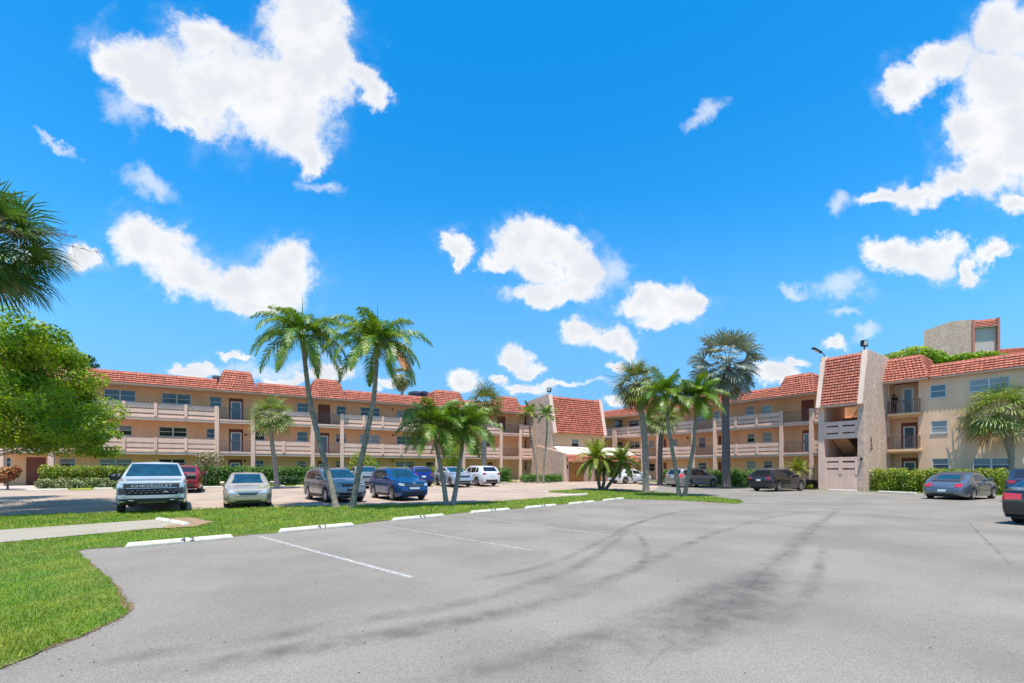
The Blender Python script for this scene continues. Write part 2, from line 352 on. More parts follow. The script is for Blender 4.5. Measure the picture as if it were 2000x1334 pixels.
def strip(name, pts, wid, m, off, soft=True, kind='structure'):
    """ribbon on the ground through pixel points; wid in metres (per point or one)"""
    g3 = [P(*p) for p in pts]; n = len(g3); out = []
    for i in range(n - 1):                     # Catmull-Rom
        a, b, c, d = g3[max(i - 1, 0)], g3[i], g3[i + 1], g3[min(i + 2, n - 1)]
        for k in range(8):
            t = k / 8; out.append((.5 * ((2 * b) + (c - a) * t + (2 * a - 5 * b + 4 * c - d) * t * t + (-a + 3 * b - 3 * c + d) * t ** 3), i + t))
    out.append((g3[-1], n - 1))
    if not hasattr(wid, '__len__'): wid = [wid] * n
    vs = []; fs = []; sf = []
    prof = [(-.62, 0), (-.38, .45), (-.14, 1), (.14, 1), (.38, .45), (.62, 0)] if soft else [(-.5, 1), (.5, 1)]
    for i, (p, u) in enumerate(out):
        q0 = out[max(i - 1, 0)][0]; q1 = out[min(i + 1, len(out) - 1)][0]; t = (q1 - q0); t.z = 0; t.normalize(); nn = Vector((-t.y, t.x, 0))
        k = min(int(u), n - 2); w = wid[k] + (wid[k + 1] - wid[k]) * (u - k)
        e = min(1, i / 4, (len(out) - 1 - i) / 4) if soft else 1
        for (a, s_) in prof:
            q = p + nn * a * w; vs.append((q.x, q.y, g(q.x, q.y) + off)); sf.append(s_ * e)
    m_ = len(prof)
    for i in range(len(out) - 1):
        for k in range(m_ - 1): fs.append((i * m_ + k, i * m_ + k + 1, (i + 1) * m_ + k + 1, (i + 1) * m_ + k))
    me = bpy.data.meshes.new(name); me.from_pydata(vs, [], fs); at_ = me.attributes.new('soft', 'FLOAT', 'POINT'); at_.data.foreach_set('value', sf); me.materials.append(m); me.update()
    o = bpy.data.objects.new(name, me); COL.objects.link(o); tag(o, kind=kind); return o
M_PAINT = line_mat('worn_paint', (.50, .49, .46), (.34, .66, .15, .9), 13)
M_PAINTF = line_mat('faded_paint', (.42, .41, .39), (.34, .66, .12, .8), 9)
for k, (a, b, m) in enumerate([((506, 1048), (805, 1129), M_PAINT), ((740, 1026), (1045, 1077), M_PAINTF), ((905, 1008), (1190, 1047), M_PAINTF), ((1035, 1001), (1280, 1030), M_PAINTF)]):
    strip('parking_line', [a, b], .1, m, .009 + .001 * k, soft=False)
M_TYRE = line_mat('tyre_rubber', (.125, .114, .10), (.30, .82, .02, .44), 2.0)
M_TYREF = line_mat('faint_tyre_rubber', (.12, .11, .098), (.32, .78, .0, .42), 1.3)
marks = [([(1040, 1300), (1180, 1268), (1330, 1230), (1420, 1180), (1480, 1130), (1540, 1080), (1590, 1030), (1640, 995)], [.7, .7, .8, .9, .65, .45, .35, .25], M_TYRE),
         ([(1290, 1275), (1360, 1240), (1430, 1195), (1470, 1150), (1500, 1115)], [.2, .6, 1.1, .8, .3], M_TYRE),
         ([(760, 1340), (980, 1300), (1180, 1235), (1330, 1180), (1450, 1120)], [.35, .4, .4, .5, .3], M_TYREF),
         ([(150, 1300), (420, 1262), (700, 1215), (960, 1165), (1120, 1110), (1200, 1060), (1240, 1025), (1330, 1000), (1480, 995)], [.26, .34, .36, .34, .3, .26, .22, .18, .14], M_TYRE),
         ([(180, 1340), (480, 1290), (800, 1235), (1060, 1180), (1220, 1120), (1330, 1070), (1420, 1035), (1560, 1003), (1800, 995)], [.4, .45, .4, .36, .34, .3, .24, .2, .16], M_TYREF),
         ([(900, 1140), (1080, 1100), (1190, 1050), (1250, 1020), (1400, 992), (1700, 985), (2000, 993)], [.2, .2, .2, .16, .14, .1, .1], M_TYRE),
         ([(1240, 1120), (1262, 1085), (1255, 1055), (1235, 1040)], [.15, .2, .2, .12], M_TYREF),
         ([(1560, 1003), (1700, 1008), (1880, 1018), (2010, 1026)], [.1, .25, .3, .25], M_TYREF),
         ([(1500, 1230), (1580, 1160), (1600, 1110), (1610, 1060)], [.2, .25, .2, .15], M_TYREF),
         ([(1880, 1010), (1930, 1060), (1990, 1120)], [.05, .06, .06], M_TYRE), ([(400, 1290), (620, 1262), (860, 1220), (1010, 1190)], [.12, .4, .4, .15], M_TYREF),
         ([(30, 1006), (250, 1001), (420, 998)], [.5, .6, .3], M_TYREF), ([(900, 965), (1050, 957), (1250, 950), (1400, 962), (1700, 985)], [.3, .3, .35, .3, .2], M_TYREF)]
for k, (p, w, m) in enumerate(marks): strip('tyre_mark', p, w, m, .0135 + .0012 * k)
M_CRACK = line_mat('crack_filler', (.08, .075, .07), (.38, .7, .0, .5), 4)
for k, p in enumerate([[(1640, 995), (1560, 1060), (1500, 1110), (1450, 1160), (1380, 1215), (1310, 1262), (1260, 1310)], [(1890, 1012), (1915, 1045), (1960, 1080), (1995, 1112)], [(200, 1100), (230, 1150), (262, 1180)]]):
    strip('crack', [(x + random.uniform(-4, 4), y) for x, y in p], .022, M_CRACK, .032 + .001 * k, soft=True)

# ------------------------------------------------------------ buildings
M_WALL = mat('tan_stucco', (.83, .50, .28), .9, var=.08, vscale=.8, bump=.25, bscale=45, stain=(1.6, .10))
M_TRIM = mat('pink_trim', (.77, .52, .395), .85, var=.07, vscale=1.5, bump=.15, bscale=50, stain=(3, .08))
M_ROUGH = mat('rough_stucco', (.58, .41, .30), .95, var=.28, vscale=5, bump=1.0, bscale=5, stain=(1.5, .10))
M_CREAM = mat('peach_stucco', (.72, .45, .24), .9, var=.05, vscale=.8, bump=.2)
M_FIN = mat('pale_fin', (.70, .52, .41), .85, var=.06, vscale=2, stain=(2, .08))
M_ROOF = mat('flat_roof', (.72, .70, .66), .9, var=.1)
M_TILE = mat('clay_tile', (.36, .10, .06), .8, island=.20, var=.15, vscale=5, bump=.2, bscale=90, col2=(.46, .155, .095))
M_TILED = mat('tile_backing', (.16, .05, .03), .9)
M_ALU = mat('window_frame', (.55, .56, .55), .45, metal=.3)
M_WHITE = mat('white_frame', (.80, .80, .78), .5, var=.05)
M_BROWN = mat('brown_door', (.19, .055, .03), .6, var=.2, vscale=5, bump=.1)
M_WOOD = mat('oak_door', (.42, .17, .04), .5, var=.25, vscale=6, bump=.15, coat=.2)
M_IRON = mat('brown_iron', (.20, .115, .09), .5, metal=.2)
M_DARK = mat('dark_metal', (.035, .037, .04), .45, metal=.4)
M_GLD = mat('dark_pane', (.018, .026, .028), .06, spec=.9)
M_GLB = mat('blue_pane', (.07, .12, .145), .08, spec=.9, var=.2, vscale=2)
M_GLP = mat('pale_pane', (.26, .31, .31), .18, spec=.7, var=.15, vscale=2)
M_BLIND = mat('blind', (.33, .36, .35), .6)
M_GLASSLAMP = mat('lamp_glass', (.7, .7, .65), .2)

def wall(mb, x0, x1, z0, z1, y, holes, dep=.12):
    """front face at y with rectangular openings (x0,x1,z0,z1) and their reveals going to y+dep"""
    xs = sorted({x0, x1, *[min(max(v, x0), x1) for h in holes for v in h[:2]]}); zs = sorted({z0, z1, *[min(max(v, z0), z1) for h in holes for v in h[2:]]})
    for i in range(len(xs) - 1):
        for j in range(len(zs) - 1):
            cx, cz = (xs[i] + xs[i + 1]) / 2, (zs[j] + zs[j + 1]) / 2
            if any(h[0] < cx < h[1] and h[2] < cz < h[3] for h in holes): continue
            mb.quad((xs[i], y, zs[j]), (xs[i + 1], y, zs[j]), (xs[i + 1], y, zs[j + 1]), (xs[i], y, zs[j + 1]))
    for a, b, c, d in holes:
        y1 = y + dep
        mb.quad((a, y, c), (a, y1, c), (a, y1, d), (a, y, d)); mb.quad((b, y1, c), (b, y, c), (b, y, d), (b, y1, d))
        mb.quad((a, y, d), (a, y1, d), (b, y1, d), (b, y, d)); mb.quad((a, y1, c), (a, y, c), (b, y, c), (b, y1, c))
def window(par, h, y, cols=1, pane='d', sill=True, mid=True):
    a, b, c, d = h; fr = MB(); t = .055; y0, y1 = y + .035, y + .095
    fr.box(a, b, y0, y1, c, c + t); fr.box(a, b, y0, y1, d - t, d); fr.box(a, a + t, y0 + .003, y1, c, d); fr.box(b - t, b, y0 + .003, y1, c, d)
    if sill: fr.box(a - .05, b + .05, y - .05, y - .003, c - .06, c + .015)
    for k in range(1, cols): x = a + (b - a) * k / cols; fr.box(x - .05, x + .05, y0 - .008, y1, c, d)
    if mid: fr.box(a, b, y0 + .012, y1, (c + d) / 2 - .025, (c + d) / 2 + .025)
    o = fr.build('window', M_ALU if pane != 'w' else M_WHITE, par)
    p = MB(); p.box(a + t / 2, b - t / 2, y + .075, y + .09, c + t / 2, d - t / 2)
    po = p.build('pane', {'d': M_GLD, 'b': M_GLB, 'p': M_GLP, 'l': M_GLD, 'w': M_GLB}[pane], o)
    if pane in 'lp':
        bl = MB(); n = int((d - c) / .07)
        hh = n if pane == 'p' else int(n * .5)
        for k in range(hh): z = d - .07 - k * .07; bl.box(a + t, b - t, y + .066, y + .072, z, z + .045)
        bl.build('blind', M_BLIND, o)
    return o
def door(par, h, y, kind='brown'):
    a, b, c, d = h
    s_ = MB(); w = b - a
    if kind in ('brown', 'wood', 'double'):
        s_.box(a, b, y + .03, y + .09, c, d)
        n = 2 if (kind == 'double') else 1
        for k in range(n):
            l = a + w * k / n; r_ = a + w * (k + 1) / n; e = (r_ - l) * .14
            for z0, z1 in ((.06, .30), (.36, .62), (.68, .93)):
                for q in (0, 1):
                    xl = l + e + q * ((r_ - l) - 2 * e) / 2 + .015; xr = xl + ((r_ - l) - 2 * e) / 2 - .03
                    s_.box(xl, xr, y + .012, y + .027, c + (d - c) * z0, c + (d - c) * z1)
            if n == 2 and k == 0: s_.box(r_ - .012, r_ + .012, y + .008, y + .029, c, d)
        o = s_.build('door', M_WOOD if kind in ('wood', 'double') else M_BROWN, par, bevel=0)
        hd = MB().tube([(b - .12 * w, y + .0, c + (d - c) * .46), (b - .12 * w, y - .03, c + (d - c) * .46), (b - .2 * w, y - .03, c + (d - c) * .46)], .016, 6); hd.build('handle', M_ALU, o)
        if kind == 'double': MB().box(a + w * .5 - .09, a + w * .5 - .05, y - .03, y + .008, c + .9, c + 1.25).build('handle', M_DARK, o)
        return o
    # storm door in a brown surround: kind 'storm' (dark glass), 'white' (white frame, no brown)
    fm = M_BROWN if kind == 'storm' else M_WHITE
    e = w * .13 if kind == 'storm' else w * .08
    s_.box(a, b, y + .05, y + .09, c, d)
    s_.box(a, a + .05, y + .01, y + .048, c, d); s_.box(b - .05, b, y + .01, y + .048, c, d); s_.box(a, b, y + .012, y + .048, d - .05, d)
    o = s_.build('door', fm, par)
    L_, R_, T_ = a + e, b - e, d - (.30 if kind == 'storm' else .10)
    f = MB(); t = .085; f.box(L_, L_ + t, y + .005, y + .047, c, T_); f.box(R_ - t, R_, y + .005, y + .047, c, T_); f.box(L_ + t, R_ - t, y + .006, y + .047, T_ - t, T_); f.box(L_ + t, R_ - t, y + .006, y + .047, c, c + .12)
    f.build('door_frame', M_WHITE, o)
    MB().box(L_ + t, R_ - t, y + .02, y + .046, c + .12, T_ - t).build('pane', M_GLB if kind == 'storm' else M_GLD, o)
    MB().box(L_ + t * .3, L_ + t * .8, y - .04, y + .004, c + .95, c + 1.1).build('handle', M_DARK, o)
    return o
def tiles(mb, o, u, v, n, rows, ex, span, tw=.23):
    """clay tiles: row j covers u from span(j)[0] to span(j)[1]; exposure ex; o at the lower edge"""
    o, u, v, n = Vector(o), Vector(u), Vector(v), Vector(n)
    for j in range(rows):
        a, b = span(j); k = max(1, round((b - a) / tw)); w = (b - a) / k
        for i in range(k):
            x = a + i * w; jx = random.uniform(-.006, .006); lift = .075 + random.uniform(-.008, .008)
            prof = [(0, .0), (.18, .035), (.5, .052), (.82, .035), (1, .0)]
            lo_ = [o + u * (x + jx + w * p) + v * (j * ex + random.uniform(-.004, .004)) + n * (h + lift) for p, h in prof]
            hi = [o + u * (x + jx + w * p) + v * ((j + 1) * ex + .03) + n * (h * .6 + .004) for p, h in prof]
            bs = [o + u * (x + jx + w * p) + v * (j * ex) + n * (-.01) for p, h in prof]
            vs = [tuple(q) for q in lo_ + hi + bs]
            fs = [(i_, i_ + 1, 6 + i_, 5 + i_) for i_ in range(4)] + [(10 + i_, 11 + i_, i_ + 1, i_) for i_ in range(4)]
            mb.add(vs, fs)
def mansard(par, x0, x1, z0, z1, yb, yt, hipL=0., hipR=0., back=3., retL=False, retR=False):
    """tiled slope from (yb,z0) up to (yt,z1); hips narrow the top; tiled returns go into the roof"""
    sl = math.hypot(yt - yb, z1 - z0); v = Vector((0, (yt - yb) / sl, (z1 - z0) / sl)); n = Vector((0, -v.z, v.y)); rows = max(2, round(sl / .225)); ex = sl / rows
    t = MB(); tiles(t, (0, yb, z0), (1, 0, 0), v, n, rows, ex, lambda j: (x0 + hipL * j / rows, x1 - hipR * j / rows))
    for side, flag, hip in ((-1, retL, hipL), (1, retR, hipR)):
        if not flag: continue
        xb = x0 if side < 0 else x1; vx = Vector((-side * hip, 0, z1 - z0)); s2 = vx.length; vx /= s2; r2 = rows
        u = Vector((0, -side, 0)) * -1
        if side < 0: tiles(t, (xb, yb + back, z0), (0, -1, 0), vx, Vector((-vx.z, 0, vx.x)), r2, s2 / r2, lambda j: (.0, back - (yt - yb) * j / r2))
        else: tiles(t, (xb, yb, z0), (0, 1, 0), vx, Vector((vx.z, 0, -vx.x)), r2, s2 / r2, lambda j: ((yt - yb) * j / r2, back))
    o = t.build('roof', M_TILE, par)
    bk = MB(); e = .012
    bk.add([(x0 + e, yb + .02, z0), (x1 - e, yb + .02, z0), (x1 - hipR - e, yt + .02, z1), (x0 + hipL + e, yt + .02, z1), (x0 + e, yb + back, z0), (x1 - e, yb + back, z0), (x1 - hipR - e, yb + back, z1), (x0 + hipL + e, yb + back, z1)],
           [(0, 1, 2, 3), (1, 5, 6, 2), (4, 0, 3, 7), (5, 4, 7, 6), (3, 2, 6, 7), (0, 4, 5, 1)])
    bk.build('roof_deck', M_TILED, o)
    cp = MB(); cp.tube([(x0 + hipL, yt + .03, z1 + .03), (x1 - hipR, yt + .03, z1 + .03)], .07, 8); cp.build('ridge_cap', M_TILE, o)
    MB().box(x0 + .004, x1 - .004, yb - .03, yb + .05, z0 - .09, z0 - .004).build('eave_board', M_TRIM, o)
    return o
def rail(par, x0, x1, zf, y0=-.02):
    """concrete balcony rail of boards between posts"""
    m = MB(); n = max(1, round((x1 - x0) / 1.98)); w = (x1 - x0) / n; T = 1.0
    for k in range(n + 1):
        x = x0 + k * w
        if 0 < k < n or n == 1: m.box(x - .10, x + .10, y0 - .06, y0 + .12, zf, zf + T + .05)
    for (a, b) in ((0, .13), (.23, .53), (.63, .985)):
        m.box(x0, x1, y0 + .03, y0 + .09, zf + a, zf + b)
    return m.build('balcony_rail', M_TRIM, par)
def pickets(par, x0, x1, zf, y=.03, h=.98, ret=None):
    m = MB(); m.box(x0, x1, y - .02, y + .02, zf + h - .03, zf + h); m.box(x0, x1, y - .015, y + .015, zf + .08, zf + .11)
    n = int((x1 - x0) / .125)
    for k in range(n + 1): x = x0 + (x1 - x0) * k / n; m.box(x - .011, x + .011, y - .01, y + .01, zf + .11, zf + h - .03)
    if ret:                                           # side returns of a projecting balcony
        for x in (x0, x1):
            m.box(x - .02, x + .02, y, ret, zf + h - .03, zf + h)
            k = y + .12
            while k < ret: m.box(x - .01, x + .01, k - .01, k + .01, zf + .02, zf + h - .03); k += .125
    return m.build('railing', M_IRON, par)
def lamp_on_wall(par, x, y, z):
    m = MB(); m.box(x - .05, x + .05, y - .02, y, z - .08, z + .08); m.tube([(x, y - .02, z), (x, y - .10, z + .03)], .02, 6); m.lathe([(.0, .1), (.06, .06), (.085, -.08), (.05, -.12), (0, -.12)], (x, y - .13, z), 10, 'z')
    return m.build('wall_lamp', mat('rusty_lamp', (.16, .06, .04), .6), par)

FZ = (.42, 3.15, 5.9)         # floor levels
WY = 1.5
def wing(name, fr, t0, t1, opens, wins, label, group, bumps, colw=.32, base=None, depth=9., rail_first=None, roof_skip=()):
    o = empty(name, (fr.o.x, fr.o.y, 0), fr.rz, label, 'building', group)
    X0, X1 = fr.x(t0), fr.x(t1); H = []; wl = []
    for (kind, a, b, yt, yb, fl) in wins:
        xa, xb = fr.x(a, WY), fr.x(b, WY); xm = (a + b) / 2; zt = fr.z(xm, yt, WY); zb = fr.z(xm, yb, WY)
        zc = FZ[fl]
        if kind[0] == 'D': zb = zc + .005; zt = min(max(zt, zc + 2.05), zc + 2.3)
        else:
            zt = min(max(zt, zc + 1.95), zc + 2.25); zb = min(max(zb, zc + .85), zt - .75)
        H.append((xa, xb, zb, zt)); wl.append((kind, (xa, xb, zb, zt)))
    m = MB(); wall(m, X0, X1, -.3, 8.6, WY, H); m.box(X0 + .01, X1 - .01, WY + .125, depth, -.3, 8.7)
    m.build('wall', M_WALL, o)
    MB().box(X0, X1, .3, depth, 8.705, 8.8).build('roof', M_ROOF, o)
    for fl in (1, 2):
        s_ = MB(); s_.box(X0, X1, 0, WY - .002, FZ[fl] - .32, FZ[fl]); s_.box(X0, X1, -.03, -.002, FZ[fl] - .13, FZ[fl] - .01); s_.build('slab', M_TRIM, o)
    MB().box(X0, X1, -.2, WY - .002, 8.25, 8.34).build('soffit', M_TRIM, o)
    MB().box(X0, X1, -.3, WY - .004, -.2, .41).build('walkway', M_PAVER, o)
    # columns either side of each open bay
    oo = [(fr.x(a), fr.x(b)) for a, b in opens]
    for a, b in oo:
        for x, sd in ((a, -1), (b, 1)):
            xa, xb = (x - colw, x) if sd < 0 else (x, x + colw)
            if xa < X0 - .5 or xb > X1 + .5: continue
            MB().box(xa, xb, -.10, .16, -.3, FZ[2] + 1.07).build('column', M_TRIM, o, bevel=.015)
    xs = [X0] + [v for p in oo for v in p] + [X1]
    for i in range(0, len(xs), 2):
        a, b = xs[i], xs[i + 1]
        a2 = a + (colw if i > 0 else 0); b2 = b - (colw if i + 1 < len(xs) - 1 else 0)
        if b2 - a2 > .5:
            for fl in (1, 2): rail(o, a2 + .003, b2 - .003, FZ[fl])
    for a, b in oo:
        for fl in (1, 2):
            if b - a > .5: pickets(o, a + .003, b - .003, FZ[fl])
    for (kind, h) in wl:
        if kind[0] == 'D': door(o, h, WY, {'Ds': 'storm', 'Db': 'brown', 'Dw': 'wood'}[kind])
        else: window(o, h, WY, cols=2 if kind[0] == '2' else 1, pane=kind[1])
    # mansard: low runs and raised bumps
    bb = [(fr.x(a), fr.x(b)) for a, b in bumps]; xs = [X0] + [v for p in bb for v in p] + [X1]
    for i in range(0, len(xs), 2):
        if xs[i + 1] - xs[i] > .3: mansard(o, xs[i], xs[i + 1], 8.34, 9.22, -.28, .25)
    for a, b in bb: mansard(o, a, b, 8.30, 10.12, -.42, .45, .5, .5, 3.4, True, True)
    return o
Lw = [('2b', 203, 265, 761, 783, 2), ('2b', 316, 373, 769, 789, 2), ('1b', 409, 433, 775, 796, 2), ('Ds', 447, 475, 779, 820, 2), ('1b', 580, 602, 787, 805, 2), ('Db', 621, 645, 790, 829, 2), ('1d', 657, 676, 793, 811, 2),
      ('2d', 704, 742, 796, 813, 2), ('2p', 775, 800, 801, 816, 2), ('Db', 868, 884, 805, 838, 2), ('1b', 925, 940, 808, 826, 2), ('Db', 971, 987.5, 813, 845, 2), ('1d', 1024, 1032, 812, 830, 2),
      ('2l', 206, 258, 830, 850, 1), ('2d', 310, 365, 834, 853, 1), ('1d', 403, 421, 837, 856, 1), ('Ds', 447, 475, 838, 882, 1), ('1d', 497, 517, 841, 860, 1), ('1b', 580, 601, 843, 862, 1), ('Ds', 623, 643, 846, 884, 1), ('1l', 656, 676, 847, 864, 1),
      ('2p', 703, 742, 849, 865, 1), ('2b', 775, 810, 852, 868, 1), ('Ds', 868, 882, 855, 887, 1), ('1d', 948, 957, 857, 872, 1), ('1d', 1025, 1033, 860, 874, 1),
      ('1d', 11, 22, 893, 910, 0), ('Db', 51, 90, 893, 949, 0), ('1l', 116, 148, 895, 912, 0), ('2l', 194, 257, 896, 913, 0), ('2d', 309, 362, 896, 914, 0), ('Ds', 446, 473, 897, 940, 0), ('1d', 497, 515, 899, 915, 0), ('1l', 580, 598, 900, 915, 0),
      ('Ds', 621, 635, 902, 938, 0), ('1l', 656, 674, 900, 915, 0), ('1b', 725, 741, 900, 914, 0), ('2l', 773, 809, 901, 914, 0), ('1d', 832, 847, 902, 915, 0), ('Db', 952, 962, 904, 935, 0), ('1l', 1024, 1033, 902, 918, 0),
      ('1b', 20, 60, 820, 842, 1), ('2b', 116, 160, 825, 846, 1), ('2b', 116, 160, 752, 776, 2), ('1b', 20, 60, 742, 768, 2)]
west = wing('apartment_building', FL, -70, 1046, [(8, 94), (428, 490), (614.5, 664.5), (856, 903), (981, 1014)], Lw, 'long tan three-storey apartment wing with balcony walkways behind the light pickup and gold sedan', None,
            [(10, 92), (424, 501), (606, 674), (845, 908), (977, 1018)])
for px, py in ((766, 799), (767, 850), (766, 899.5), (480, 849), (478, 900)): lamp_on_wall(west, FL.x(px, WY), WY - .003, FL.z(px, py, WY))
Rw = [('1d', 1199.5, 1216, 818, 835, 2), ('1l', 1228, 1248, 821, 833, 2), ('Db', 1296, 1301.5, 812, 842, 2), ('1p', 1361, 1377, 806, 824, 2), ('1d', 1394.5, 1405, 805, 818, 2), ('1p', 1456, 1473, 793, 810, 2), ('1w', 1488, 1507, 791, 808, 2), ('Db', 1565, 1590, 781, 823, 2),
      ('1d', 1201, 1216, 863, 877, 1), ('2l', 1228, 1249, 862, 875, 1), ('1p', 1266.7, 1277.5, 860, 874, 1), ('Db', 1296, 1301.5, 858, 885, 1), ('1p', 1312, 1324, 857, 872, 1), ('1l', 1364.5, 1378, 854, 875, 1), ('Db', 1403, 1409, 851, 884, 1), ('1l', 1459, 1474, 847, 864, 1), ('1p', 1489.5, 1508, 844, 862.5, 1), ('Ds', 1567, 1583, 840, 884, 1),
      ('1d', 1267, 1279, 909.6, 920, 0), ('Db', 1296, 1301.5, 905, 930, 0), ('1w', 1363, 1380, 903, 918, 0), ('Db', 1403, 1409, 902, 930, 0), ('1p', 1458, 1476.5, 900, 914, 0), ('1l', 1491, 1509, 899.7, 914, 0)]
east = wing('apartment_building', FR, 1150, 1603, [(1200.5, 1200.51), (1257, 1283), (1356.5, 1393.5), (1530, 1581)], Rw, 'tan three-storey apartment wing with balcony walkways behind the silver-leaved palm', None,
            [(1253, 1287), (1352, 1398), (1519, 1594)])
for px, py in ((1345, 806), (1344, 855)): lamp_on_wall(east, FR.x(px, WY), WY - .003, FR.z(px, py, WY))
# wide ribbed downpipe by the bay
for par, fr, px in ((west, FL, 607), (west, FL, 904), (east, FR, 1288.5)):
    x = fr.x(px); MB().tube([(x, .2, 8.2), (x, .2, .4)], .05, 8).build('downpipe', M_TRIM, par)

# right block: wall flush with the slab line, a recessed stack of small balconies
def block():
    fr = FR; X0, X1 = fr.x(1688, -3.6) - .35, fr.x(1990) + 12; o = empty('apartment_building', (fr.o.x, fr.o.y, 0), fr.rz, 'tan apartment block with small iron balconies beside the rough stucco stair tower wall', 'building')
    ra, rb = fr.x(1736), fr.x(1794); W = []
    for (k, a, b, yt, yb) in (('1b', 1816.5, 1848, 751, 776.5), ('2p', 1893, 1972, 738, 762), ('1p', 1818.5, 1850, 822, 846), ('2p', 1899, 1972, 819, 844), ('1l', 1820.5, 1853, 895.6, 918), ('2l', 1900, 1973, 894.5, 921)):
        xa, xb = fr.x(a), fr.x(b); m_ = (a + b) / 2; W.append((k, (xa, xb, fr.z(m_, yb), fr.z(m_, yt))))
    for (k, dx, z) in (('2b', 3.6, 0), ('2b', 3.6, 1), ('2b', 3.6, 2)): x = fr.x(1985) + dx; W.append((k, (x, x + 2, FZ[z] + .9, FZ[z] + 2.15)))
    rec = [(ra, rb, FZ[k] - (.6 if k == 0 else 0), FZ[k] + 2.42) for k in range(3)]
    m = MB(); wall(m, X0, X1, -.3, 8.35, 0, [h for _, h in W]+ rec, .12)
    D = 1.25
    doors = []
    for k, (a, b) in enumerate(((1761, 1793), (1760, 1792), (1762, 1785))):
        xa, xb = fr.x(a, D), fr.x(b, D); doors.append((xa, xb, FZ[k] + .01, FZ[k] + 2.12))
    wall(m, ra - .3, rb + .3, -.3, 8.6, D, doors, .12)
    m.box(X0 + .02, ra - .02, .125, D, -.3, 8.6); m.box(rb + .02, X1, .125, D, -.3, 8.6); m.box(X0 + .02, X1, D + .13, 9, -.3, 8.7)
    for k in range(3): m.box(ra - .02, rb + .02, .124, D, FZ[k] + 2.421, FZ[k] + 2.6)
    m.build('wall', mat('block_stucco', (.80, .52, .33), .9, var=.09, vscale=.8, bump=.35, bscale=30, stain=(1.4, .12)), o)
    for (k, h) in W: window(o, h, 0, cols=2 if k[0] == '2' else 1, pane=k[1])
    for k in range(3): door(o, doors[k], D, ('storm', 'storm', 'white')[k])
    for k in (1, 2):
        MB().box(ra - .0, rb + .22, -.42, D - .003, FZ[k] - .2, FZ[k] - .003).build('balcony_slab', M_CREAM, o, bevel=.02)
        pickets(o, ra + .05, rb + .12, FZ[k], -.36, .98, -.02)
    MB().box(X0, X1, .6, 9, 8.705, 8.8).build('roof', M_ROOF, o)
    bx = fr.x(1797)
    mansard(o, bx + .55, X1, 8.34, 9.25, -.30, .25)
    mansard(o, X0, bx + .6, 8.30, 10.12, -.85, .05, 0, .55, 3.4, False, True)
    MB().box(X0, bx + .5, -.75, -.003, 8.2, 8.3).build('soffit', M_TRIM, o)
    return o
blk = block()

